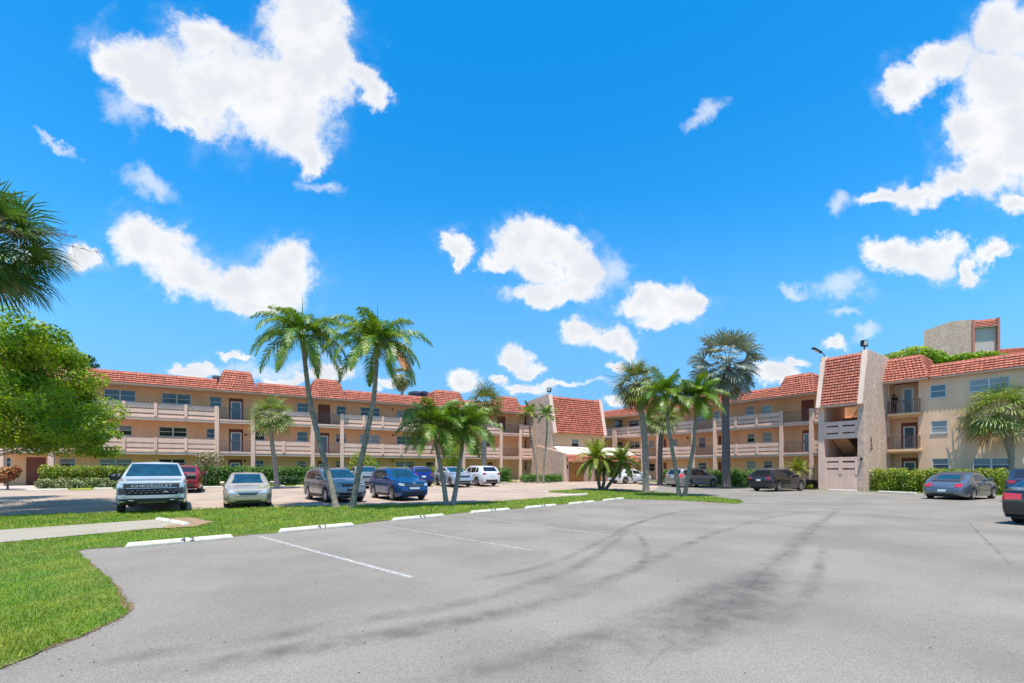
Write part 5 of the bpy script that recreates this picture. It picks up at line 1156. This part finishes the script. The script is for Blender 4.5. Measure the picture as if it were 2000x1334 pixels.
# -- generic sedan
def sedan(L=4.8, W_=1.79, H=1.48):
    return dict(L=L, W=W_, wb=2.72, fo=.93, r=.325, gc=.19, nose=.20, nz=.45, front_round=.26, tum=.40,
      top=[(0, .72), (.15, .78), (1.1, .93), (1.32, .98), (2.05, H - .06), (2.5, H), (3.1, H - .01), (3.5, H - .09), (4.15, 1.05), (4.7, 1.0), (4.8, .97)], belt=[(0, .66), (1.2, .88), (3.0, .95), (4.8, .93)],
      side=[[((1.62, .955), (1.64, 1.0)), ((2.1, .96), (2.14, H - .15)), ((2.62, .965), (2.62, H - .12))], [((2.70, .965), (2.70, H - .12)), ((3.3, .97), (3.25, H - .16)), ((3.72, .98), (3.60, H - .30))]], seams=[1.45, 2.66, 3.62], handles=[2.5, 3.4], mirror=(1.62, 1.0), mscale=.8,
      patches=[windshield(L, 0, 1.01, H - .08, .79, .60), windshield(L, 0, 1.09, H - .12, .64, .52, 'rear', 'rear_window'),
        ('grille', 'front', [((-.28, .545), (.28, .545)), ((-.37, .64), (.37, .64))], 'pl', .008), ('grille_chrome', 'front', [((-.36, .645), (.36, .645)), ((-.38, .67), (.38, .67))], 'ch', .014), ('headlight*', 'front', [((.44, .60), (.42, .70)), ((.60, .61), (.60, .74)), ((.74, .66), (.72, .75))], 'hl', .010),
        ('air_intake', 'front', [((-.40, .27), (.40, .27)), ((-.48, .33), (.48, .33))], 'un', .008), ('bumper_line', 'front', [((-.74, .49), (.74, .49)), ((-.74, .50), (.74, .50))], 'un', .003), ('tail_light*', 'rear', [((.45, .72), (.45, .86)), ((.82, .72), (.8, .88))], 'rl', .01), ('number_plate', 'rear', [((-.16, .6), (.16, .6)), ((-.16, .75), (.16, .75))], 'plate', .012)])
car('sedan', place(485, 993, 149, 4.8, 1.8), 149, 'gold-beige sedan facing the camera on the left lot', None, sedan(), paint('champagne_paint', (.44, .37, .26), .35))

# -- generic suv
def suv(L=4.6, W_=1.86, H=1.68, hood=1.08, fastback=.0, r=.365, gc=.22, clad=None, nose=.12):
    return dict(L=L, W=W_, wb=L * .585, fo=.88, r=r, gc=gc, nose=nose, nz=.5, front_round=.20, rear_round=.16, tum=.30, clad=clad,
      top=[(0, hood - .14), (.12, hood - .07), (1.0, hood), (1.25, hood + .05), (1.95, H - .06), (2.4, H), (3.5, H - .01), (L - .55 - fastback, H - .07), (L - .12, hood + .12), (L, hood + .0)], belt=[(0, hood - .18), (1.2, hood - .05), (3, hood), (L, hood + .03)],
      side=[[((1.58, hood + .02), (1.60, hood + .07)), ((2.0, hood + .02), (2.05, H - .15)), ((2.5, hood + .03), (2.5, H - .12))], [((2.58, hood + .03), (2.58, H - .12)), ((3.35, hood + .04), (3.33, H - .13))], [((3.43, hood + .05), (3.41, H - .14)), ((L - .75, hood + .08), (L - .88 - fastback, H - .19))]],
      seams=[1.42, 2.54, 3.4], handles=[2.4, 3.25], mirror=(1.55, hood + .08), mscale=.95,
      patches=[windshield(L, 0, hood + .09, H - .09, .81, .64), windshield(L, 0, hood + .12, H - .12, .66, .56, 'rear', 'rear_window', 'gd'),
        ('grille', 'front', [((-.48, hood - .34), (.48, hood - .34)), ((-.52, hood - .20), (.52, hood - .20))], 'pl', .010), ('headlight*', 'front', [((.54, hood - .32), (.54, hood - .19)), ((.72, hood - .30), (.72, hood - .17)), ((.80, hood - .27), (.80, hood - .18))], 'hl', .012),
        ('air_intake', 'front', [((-.5, .36), (.5, .36)), ((-.6, .48), (.6, .48))], 'un', .010), ('fog_light*', 'front', [((.62, .44), (.62, .52)), ((.76, .45), (.76, .51))], 'pl', .012), ('lower_trim', 'front', [((-.76, gc + .09), (.76, gc + .09)), ((-.78, .33), (.78, .33))], 'pl', .012),
        ('tail_light*', 'rear', [((.52, hood - .13), (.52, hood - .02)), ((.84, hood - .16), (.80, hood + .02))], 'rl', .012), ('number_plate', 'rear', [((-.17, hood - .30), (.17, hood - .30)), ((-.17, hood - .16), (.17, hood - .16))], 'plate', .014), ('lower_trim', 'rear', [((-.80, gc + .10), (.80, gc + .10)), ((-.82, .52), (.82, .52))], 'pl', .012)])
def with_extra(s, f, **k): s = dict(s); s['extra'] = f; s.update(k); return s
def rails(H, x0=1.9, x1=3.6, w=.56):
    def f(o, cast, patch, m, X):
        for sg in (1, -1): MB().tube([(X(x0), sg * w, H - .05), (X(x0 + .15), sg * w, H + .03), (X(x1 - .15), sg * w, H + .03), (X(x1), sg * w, H - .06)], .018, 6).build('roof_rail', M_CHROME if m.name != 'x' else M_PLAST, o)
    return f
def slots(o, cast, patch, m, X):
    rails(1.68)(o, cast, patch, m, X)
    for k in range(7):
        y = -.33 + k * .11; patch('grille_slot', 'front', [((y - .036, .76), (y + .036, .76)), ((y - .04, .88), (y + .04, .88))], M_UNDER, .014, 2, 2)
    patch('number_plate', 'front', [((-.17, .55), (.17, .55)), ((-.17, .66), (.17, .66))], M_PLAST, .02, 2, 2)
gs = suv(4.62, 1.86, 1.68); gs['patches'] = [p for p in gs['patches'] if p[0] != 'grille']
gs['patches'] = [p if p[0] != 'headlight*' else ('headlight*', 'front', [((.50, .83), (.50, .88)), ((.80, .86), (.80, .91))], 'hl', .012) for p in gs['patches']]
car('suv', place(685, 982, 139, 4.62, 1.86), 139, 'grey suv with seven-slot grille behind the V-shaped palm trunks', None, with_extra(gs, slots, clad=.40), paint('steel_grey_paint', (.26, .27, .28), .5))
def vwf(o, cast, patch, m, X):
    rails(1.69)(o, cast, patch, m, X)
    p, _ = cast(0, .87, 'front')
    MB().lathe([(.075, .012), (.088, .016), (.075, .02), (.06, .012)], (p.x + .0, 0, .87), 20, 'x').build('badge', M_CHROME, o)
    v = MB(); x = p.x + .02
    for a, b in (((-.045, .915), (-.02, .83)), ((-.02, .83), (0, .865)), ((0, .865), (.02, .83)), ((.02, .83), (.045, .915)), ((-.025, .925), (0, .88)), ((0, .88), (.025, .925))): v.tube([(x, a[0], a[1]), (x, b[0], b[1])], .007, 4)
    v.build('emblem', M_CHROME, o)
    for z in (.80, .90): patch('grille_chrome', 'front', [((-.5, z), (.5, z)), ((-.5, z + .012), (.5, z + .012))], M_CHROME, .02, 4, 8)
    patch('number_plate', 'front', [((-.26, .60), (.26, .60)), ((-.26, .70), (.26, .70))], mat('white_plate', (.7, .74, .72), .5), .02, 2, 2); text_on(o, 'M  754 8533', .075, Vector((X(0) + .008, 0, .65)), FRONT, M_PLAST, ext=.002)
car('suv', place(810, 978.5, 143, 4.43, 1.81), 143, 'bright blue suv facing the camera right of the grey suv', None, with_extra(suv(4.43, 1.81, 1.69), vwf, clad=.36), paint('blue_paint', (.008, .06, .20), .35, .2))
# -- cars parked nose-in along the left wing
NH = HL - 180
s_ = suv(4.45, 1.82, 1.62)
car('suv', place(356, 964, NH - 2, 4.45, 1.82, 'rear'), NH - 2, 'red compact suv seen from behind, half hidden by the light pickup', None, s_, paint('red_paint', (.26, .008, .01), .3))
car('suv', place(722, 955, NH + 180 + 4, 4.6, 1.86), NH + 184, 'grey suv half hidden behind the right trunk of the V-shaped palms', None, suv(4.6, 1.86, 1.62), paint('mid_grey_paint', (.30, .31, .30), .4))
def white_roof(o, cast, patch, m, X):
    patch('roof', 'top', [((X(1.95), -.56), (X(1.95), .56)), ((X(3.6), -.56), (X(3.6), .56))], mat('white_paint', (.75, .76, .76), .3, coat=1), .008, 8, 8)
car('hatchback', place(828, 951, NH, 4.1, 1.76, 'rear'), NH, 'royal blue small suv with white roof half hidden behind the bright blue suv', None, with_extra(suv(4.1, 1.76, 1.56, hood=1.0), white_roof), paint('royal_blue_paint', (.008, .02, .20), .4))
car('suv', place(907, 952.5, NH + 180 - 2, 4.35, 1.82), NH + 178, 'pale silver-blue suv facing the camera behind the low palm pair', None, suv(4.35, 1.82, 1.62), paint('silver_blue_paint', (.48, .53, .58), .5))
wv = suv(4.6, 1.86, 1.68, clad=.42)
car('suv', place(961, 950.5, NH - 4, 4.6, 1.86, 'rear'), NH - 4, 'white suv with black lower bumper seen from behind at the end of the row', None, with_extra(wv, rails(1.68)), mat('pearl_white_paint', (.70, .70, .70), .3, coat=1, metal=.1))
# -- right row
NR = 54.2
hb = dict(L=4.54, W=1.76, wb=2.70, fo=.93, r=.32, gc=.17, nose=.16, nz=.45, front_round=.28, rear_round=.14, tum=.36, tail=.04,
  top=[(0, .72), (.2, .82), (.95, 1.0), (2.2, 1.44), (2.7, 1.48), (3.3, 1.45), (4.25, 1.22), (4.42, 1.05), (4.54, .95)], belt=[(0, .66), (1.1, .88), (3.4, 1.0), (4.54, .94)],
  side=[[((1.42, .96), (1.45, .99)), ((2.15, .98), (2.2, 1.31)), ((2.62, .99), (2.62, 1.35))], [((2.70, .99), (2.70, 1.35)), ((3.35, 1.02), (3.3, 1.31)), ((3.75, 1.05), (3.62, 1.23))]], seams=[1.35, 2.66, 3.5], handles=[2.5, 3.35], mirror=(1.5, 1.02), mscale=.8, spokes=5,
  patches=[windshield(4.54, 0, 1.03, 1.40, .68, .50), ('rear_window', 'top', [((4.54 / 2 - 3.45, -.5), (4.54 / 2 - 3.45, .5)), ((4.54 / 2 - 4.15, -.56), (4.54 / 2 - 4.15, .56))], 'gd', .008), ('lower_rear_window', 'rear', [((-.5, .98), (.5, .98)), ((-.48, 1.12), (.48, 1.12))], 'gd', .01), ('tail_light*', 'rear', [((.56, .78), (.54, .98)), ((.8, .76), (.74, 1.05))], M_HLAMP, .012), ('tail_light*', 'rear', [((.62, .70), (.62, .78)), ((.8, .70), (.8, .78))], 'rl', .012),
           ('number_plate', 'rear', [((-.17, .66), (.17, .66)), ((-.17, .80), (.17, .80))], 'plate', .014), ('lower_trim', 'rear', [((-.6, .26), (.6, .26)), ((-.62, .38), (.62, .38))], 'pl', .01)])
car('hatchback', place(1197, 944.5, NR + 8, 4.54, 1.76, 'rear'), NR + 8, 'white hatchback with sloping roof parked by the entrance', None, hb, mat('white_paint', (.75, .76, .76), .3, coat=1))
mv = dict(L=5.1, W=1.96, wb=3.05, fo=.95, r=.345, gc=.19, nose=.18, nz=.5, front_round=.24, rear_round=.12, tum=.28, tail=.05,
  top=[(0, .84), (.15, .92), (.95, 1.08), (2.0, 1.62), (2.5, 1.70), (4.3, 1.69), (4.75, 1.60), (5.02, 1.1), (5.1, 1.0)], belt=[(0, .78), (1.0, .98), (5.1, 1.05)],
  side=[[((1.45, 1.05), (1.48, 1.09)), ((2.1, 1.06), (2.15, 1.52)), ((2.55, 1.07), (2.55, 1.56))], [((2.63, 1.07), (2.63, 1.56)), ((3.6, 1.08), (3.6, 1.56))], [((3.68, 1.08), (3.68, 1.56)), ((4.65, 1.1), (4.52, 1.5))]], seams=[1.45, 2.59, 3.64], handles=[2.45, 2.8], mirror=(1.55, 1.12),
  patches=[windshield(5.1, 0, 1.12, 1.58, .76, .6), windshield(5.1, 0, 1.14, 1.56, .70, .6, 'rear', 'rear_window', 'gd'), ('tail_light*', 'rear', [((.76, .86), (.93, .86)), ((.78, 1.2), (.92, 1.2))], 'rlit', .014), ('number_plate', 'rear', [((-.17, .86), (.17, .86)), ((-.17, 1.0), (.17, 1.0))], 'plate', .014), ('chrome_strip', 'rear', [((-.4, 1.03), (.4, 1.03)), ((-.4, 1.05), (.4, 1.05))], 'ch', .016), ('bumper_line', 'rear', [((-.9, .62), (.9, .62)), ((-.9, .635), (.9, .635))], 'un', .004)], extra=rails(1.70, 2.2, 4.4, .62))
car('minivan', place(1313, 951.5, NR + 8, 5.1, 1.96, 'rear'), NR + 8, 'grey minivan with red tail lights behind the palm pair on the island tip', None, mv, paint('warm_grey_paint', (.36, .34, .31), .5))
lx = suv(4.75, 1.88, 1.66, fastback=.12, hood=1.06)
lx['rim'] = M_RIM
car('suv', place(1481, 960, NR + 7, 4.75, 1.88, 'rear'), NR + 7, 'black-brown suv with silver wheels beside the stair tower', None, with_extra(lx, rails(1.66)), paint('black_brown_paint', (.035, .028, .028), .4, .22))
def beetle_extra(o, cast, patch, m, X):
    fab = mat('soft_top', (.045, .045, .055), .9)
    patch('soft_top', 'top', [((X(1.95), -.60), (X(1.95), .60)), ((X(2.6), -.60), (X(2.6), .60)), ((X(3.35), -.58), (X(3.35), .58))], fab, .010, 8, 10)
    patch('soft_top_rear', 'rear', [((-.64, 1.04), (.64, 1.04)), ((-.60, 1.2), (.60, 1.2)), ((-.5, 1.40), (.5, 1.40))], fab, .010, 8, 10)
    patch('rear_window', 'rear', [((-.50, 1.08), (.50, 1.08)), ((-.42, 1.32), (.42, 1.32))], M_GLASS, .02, 6, 6)
    patch('spoiler', 'rear', [((-.60, .985), (.60, .985)), ((-.58, 1.02), (.58, 1.02))], M_UNDER, .04, 3, 10)
    p, _ = cast(0, .88, 'rear'); MB().lathe([(.04, -.02), (.055, -.026), (.045, -.03)], (p.x, 0, .88), 16, 'x').build('badge', M_CHROME, o)
bt = dict(L=4.4, W=1.92, wb=2.54, fo=.86, r=.335, gc=.17, nose=.22, nz=.42, front_round=.34, rear_round=.30, tum=.36, tail=.34, tz=.45, flare=.03,
  top=[(0, .64), (.2, .78), (.8, .97), (1.25, 1.04), (1.85, 1.42), (2.3, 1.48), (2.8, 1.47), (3.3, 1.33), (3.62, 1.12), (3.95, 1.0), (4.2, .84), (4.28, .74)], belt=[(0, .6), (.9, .86), (2.5, .96), (3.6, .96), (4.28, .70)],
  side=[[((1.5, 1.0), (1.52, 1.04)), ((1.95, 1.0), (2.0, 1.33)), ((2.65, 1.0), (2.6, 1.35))], [((2.72, 1.0), (2.68, 1.33)), ((3.05, 1.01), (2.98, 1.26))]], seams=[1.35, 2.75], handles=[2.6], mirror=(1.5, 1.05), mscale=.85, sglass=M_GLASS,
  patches=[windshield(4.28, 0, 1.07, 1.40, .74, .54), ('tail_light*', 'rear', [((.48, .70), (.46, .84)), ((.66, .66), (.64, .88)), ((.78, .70), (.74, .84))], 'rl', .014), ('number_plate', 'rear', [((-.17, .42), (.17, .42)), ((-.17, .55), (.17, .55))], 'plate', .014), ('bumper_line', 'rear', [((-.8, .60), (.8, .60)), ((-.8, .612), (.8, .612))], 'un', .003), ('diffuser', 'rear', [((-.5, .26), (.5, .26)), ((-.5, .34), (.5, .34))], 'pl', .01)], extra=beetle_extra)
car('convertible', place(1840, 976, NR + 9, 4.28, 1.9, 'rear'), NR + 9, 'small rounded grey convertible with black soft top parked at the right hedge', None, bt, paint('platinum_paint', (.15, .18, .21), .6))
car('suv', place(2016, 984, NR + 2, 4.7, 1.9, 'rear'), NR + 2, 'dark slate suv cut by the right edge next to the convertible', None, suv(4.7, 1.9, 1.7), paint('slate_paint', (.035, .055, .085), .5))
bs = sedan(4.7, 1.8, 1.44); bs['patches'] = [p if p[0] != 'tail_light*' else ('tail_light*', 'rear', [((.38, .74), (.38, .90)), ((.84, .72), (.80, .92))], 'rlit', .014) for p in bs['patches']]
car('sedan', place(2034, 1030, NR + 12, 4.7, 1.8, 'rear'), NR + 12, 'glossy black sedan with bright red tail light cut by the right edge', None, bs, paint('black_paint', (.01, .012, .018), .3, .18))

# ------------------------------------------------------------ wheel stops
M_STOP = mat('stop_paint', (.56, .52, .44), .85, var=.14, vscale=9, bump=.3, bscale=40, col2=(.52, .48, .38))
M_YEL = mat('old_yellow_paint', (.60, .56, .25), .85, var=.15, vscale=6)
M_NUM = mat('stencil_black', (.05, .05, .05), .8, var=.3, vscale=30)
def stop(a, b, label, num=None, m=M_STOP, z=None, group='painted concrete wheel stops'):
    p, q = P(*a), P(*b); 
    if z is not None: p, q = P(a[0], a[1], z), P(b[0], b[1], z)
    c = (p + q) / 2; d = q - p; L = d.length; rz = math.atan2(d.y, d.x); zz = c.z + .004
    o = empty('wheel_stop', (c.x, c.y, zz), rz, label, 'wheel stop', group)
    h, w, t = .115, .085, .045; e = .05
    v = [(-L / 2, -w, 0), (L / 2, -w, 0), (L / 2, w, 0), (-L / 2, w, 0), (-L / 2 + .01, -w, .05), (L / 2 - .01, -w, .05), (L / 2 - .01, w, .05), (-L / 2 + .01, w, .05), (-L / 2 + e, -t, h), (L / 2 - e, -t, h), (L / 2 - e, t, h), (-L / 2 + e, t, h)]
    f = [(0, 1, 5, 4), (1, 2, 6, 5), (2, 3, 7, 6), (3, 0, 4, 7), (4, 5, 9, 8), (5, 6, 10, 9), (6, 7, 11, 10), (7, 4, 8, 11), (8, 9, 10, 11)]
    MB().add(v, f).build('block', m, o, bevel=.008)
    if num:
        s1 = Vector((0, t - w * 1.0 + .0, 0)); sl = math.atan2(h - .05, w - t)
        text_on(o, num, .125, Vector((.08, -(w + t) / 2 - .002, .05 + (h - .05) / 2 + .002)), Matrix.Rotation(sl, 4, 'X'), M_NUM, 'number', .001, 1.5)
    return o
stop((244, 1072), (456, 1053), 'white wheel stop numbered 42, nearest of the row', '4 2')
stop((545, 1042), (690, 1028.5), 'white wheel stop numbered 41 beside the long white parking line', '4 1')
stop((767, 1019), (866, 1009.5), 'white wheel stop numbered 40, third from the near end', '4 0')
stop((920, 1004), (994, 997.5), 'white wheel stop, fourth from the near end of the row', '3 9')
stop((1027, 994.5), (1085, 989), 'white wheel stop, fifth from the near end of the row', '3 8')
stop((1112, 986.5), (1160, 982), 'white wheel stop, sixth from the near end of the row', '3 7')
stop((1179, 979.5), (1217, 975.5), 'white wheel stop at the far end of the row, seventh', '3 6')
stop((1098, 969.5), (1147, 967), 'pale wheel stop in the notch on the far side of the island')
stop((308, 1017.5), (364, 1028), 'white wheel stop lying askew on bare soil at the end of the footpath', '7')
for k, (a, b, lab, m) in enumerate([((52, 959), (134, 957.5), 'long pale wheel stop in front of the hedge left of the pickup', M_STOP), ((182, 956), (221, 955.5), 'pale wheel stop half hidden by the pickup mirror', M_STOP), ((136, 958), (180, 957), 'faded yellow-green wheel stop between two white ones', mat('mossy_paint', (.34, .36, .05), .9, var=.2)), ((395, 953), (436, 952.5), 'pale wheel stop between the pickup and the gold sedan', M_STOP), ((577, 950.5), (598, 950), 'yellowish wheel stop left of the seven-slot grille suv', M_YEL),
                                      ((538, 951), (556, 950.5), 'pale wheel stop just right of the gold sedan', M_STOP), ((975, 944.5), (990, 944), 'short pale wheel stop right of the white parked suv', M_STOP), ((1430, 950), (1462, 951), 'pale wheel stop left of the black-brown suv', M_STOP), ((1573, 955), (1596, 956), 'pale wheel stop right of the black-brown suv', M_STOP), ((1618, 958), (1674, 960), 'white wheel stop at the foot of the stair tower', M_STOP), ((1715, 961.5), (1790, 965), 'long white wheel stop in front of the bright right hedge', M_STOP)]):
    stop(a, b, lab, None, m)

# ------------------------------------------------------------ person on the top balcony
def person():
    fr = FR; y = .75; x = fr.x(1745.5, y); c = fr.w(x, y); z = FZ[2] + .005
    o = empty('person', (c.x, c.y, z), fr.rz, 'person in dark clothes standing behind the top balcony railing by the stair tower', 'person')
    H = 1.62
    V = {'pel': (0, 0, .90), 'sp': (0, .01, 1.08), 'ch': (0, 0, 1.26), 'nk': (0, 0, 1.40), 'hd': (0, -.02, 1.47), 'ht': (0, -.01, 1.60),
         'ls': (-.17, 0, 1.33), 'le': (-.235, .0, 1.07), 'lw': (-.15, -.14, .95), 'rs': (.17, 0, 1.33), 're': (.235, .0, 1.07), 'rw': (.15, -.14, .95),
         'lh': (-.09, 0, .86), 'lk': (-.10, -.02, .47), 'la': (-.10, .02, .08), 'lt': (-.11, -.13, .03), 'rh': (.09, 0, .86), 'rk': (.11, -.03, .47), 'ra': (.12, .02, .08), 'rt': (.13, -.13, .03)}
    Rr = {'pel': .15, 'sp': .125, 'ch': .15, 'nk': .055, 'hd': .085, 'ht': .075, 'ls': .065, 'le': .045, 'lw': .032, 'rs': .065, 're': .045, 'rw': .032, 'lh': .095, 'lk': .062, 'la': .04, 'lt': .03, 'rh': .095, 'rk': .062, 'ra': .04, 'rt': .03}
    E = [('pel', 'sp'), ('sp', 'ch'), ('ch', 'nk'), ('nk', 'hd'), ('hd', 'ht'), ('ch', 'ls'), ('ls', 'le'), ('le', 'lw'), ('ch', 'rs'), ('rs', 're'), ('re', 'rw'), ('pel', 'lh'), ('lh', 'lk'), ('lk', 'la'), ('la', 'lt'), ('pel', 'rh'), ('rh', 'rk'), ('rk', 'ra'), ('ra', 'rt')]
    for sg, n in ((-1, 'l'), (1, 'r')):                # palm and fingers resting together at the waist
        w = Vector(V[n + 'w'])
        V[n + 'p'] = tuple(w + Vector((-sg * .04, -.05, -.01))); Rr[n + 'p'] = .03; E.append((n + 'w', n + 'p'))
        for k in range(4):
            a, b_ = n + 'f%d' % k, n + 'g%d' % k; V[a] = tuple(Vector(V[n + 'p']) + Vector((-sg * .035, -.012, .03 - .02 * k))); V[b_] = tuple(Vector(V[a]) + Vector((-sg * (.03 - .004 * abs(k - 1)), .012, -.006))); Rr[a] = .0095; Rr[b_] = .008; E += [(n + 'p', a), (a, b_)]
        V[n + 't1'] = tuple(Vector(V[n + 'p']) + Vector((-sg * .005, -.02, .045))); Rr[n + 't1'] = .010; E.append((n + 'p', n + 't1'))
    ks = list(V); me = bpy.data.meshes.new('body'); me.from_pydata([V[k] for k in ks], [(ks.index(a), ks.index(b_)) for a, b_ in E], []); me.update()
    bo = bpy.data.objects.new('body', me); COL.objects.link(bo); bo.parent = o
    sk = bo.modifiers.new('skin', 'SKIN'); sk.use_smooth_shade = True
    for i, k in enumerate(ks): r_ = Rr[k]; me.skin_vertices[0].data[i].radius = (r_, r_ * (.72 if k in ('pel', 'sp', 'ch') else 1)); me.skin_vertices[0].data[i].use_root = (k == 'pel')
    sb = bo.modifiers.new('sub', 'SUBSURF'); sb.levels = 1; sb.render_levels = 2
    me.materials.append(mat('skin', (.28, .15, .10), .6))
    dk = mat('dark_cloth', (.025, .022, .03), .9); tr_ = mat('trousers', (.045, .025, .03), .9)
    sh = MB()                                                        # shirt
    rings = [(.86, .165, .125), (1.0, .15, .115), (1.15, .155, .115), (1.28, .18, .12), (1.36, .15, .10), (1.41, .07, .065)]
    for z_, a, b_ in rings: sh.v += [(a * math.cos(t * math.pi / 8), b_ * math.sin(t * math.pi / 8), z_) for t in range(16)]
    for i in range(len(rings) - 1): sh.f += [(i * 16 + k, i * 16 + (k + 1) % 16, (i + 1) * 16 + (k + 1) % 16, (i + 1) * 16 + k) for k in range(16)]
    for n in 'lr': sh.tube([V[n + 's'], V[n + 'e'], tuple(Vector(V[n + 'e']).lerp(Vector(V[n + 'w']), .8))], [.078, .058, .046], 10)
    sh.build('shirt', dk, o, smooth=True)
    for n in 'lr':
        pass
    t = MB()
    for n in 'lr': t.tube([V[n + 'h'], V[n + 'k'], (V[n + 'a'][0], V[n + 'a'][1], .10)], [.108, .08, .062], 12)
    t.tube([(0, 0, .80), (0, 0, .93)], [.15, .155], 14); t.build('trousers', tr_, o, smooth=True)
    hr = MB()
    for k in range(7):
        f = k / 6; zz = 1.50 + .145 * f; rr = .098 * math.sqrt(max(.02, 1 - (f * .97) ** 2)) + .004
        hr.v += [(rr * math.cos(q * math.pi / 8), .012 + rr * math.sin(q * math.pi / 8) + (.0 if math.sin(q * math.pi / 8) > -.3 else .035 * (1 - f)), zz) for q in range(16)]
    for i in range(6): hr.f += [(i * 16 + k, i * 16 + (k + 1) % 16, (i + 1) * 16 + (k + 1) % 16, (i + 1) * 16 + k) for k in range(16)]
    hr.f.append(tuple(96 + k for k in range(16))); hr.build('hair', mat('dark_hair', (.02, .014, .01), .7), o, smooth=True)
    fc = MB(); fc.prism([(-.125, 1.50), (-.095, 1.535), (-.095, 1.49)], 'x', -.012, .012); fc.build('nose', mat('skin', (0, 0, 0)), o)
    ey = MB()
    for sx in (-.03, .03): ey.lathe([(0, -.1), (.011, -.098), (.012, -.09)], (sx, 0.005, 1.535), 8, 'y')
    ey.build('eyes', M_UNDER, o)
    return o
person()
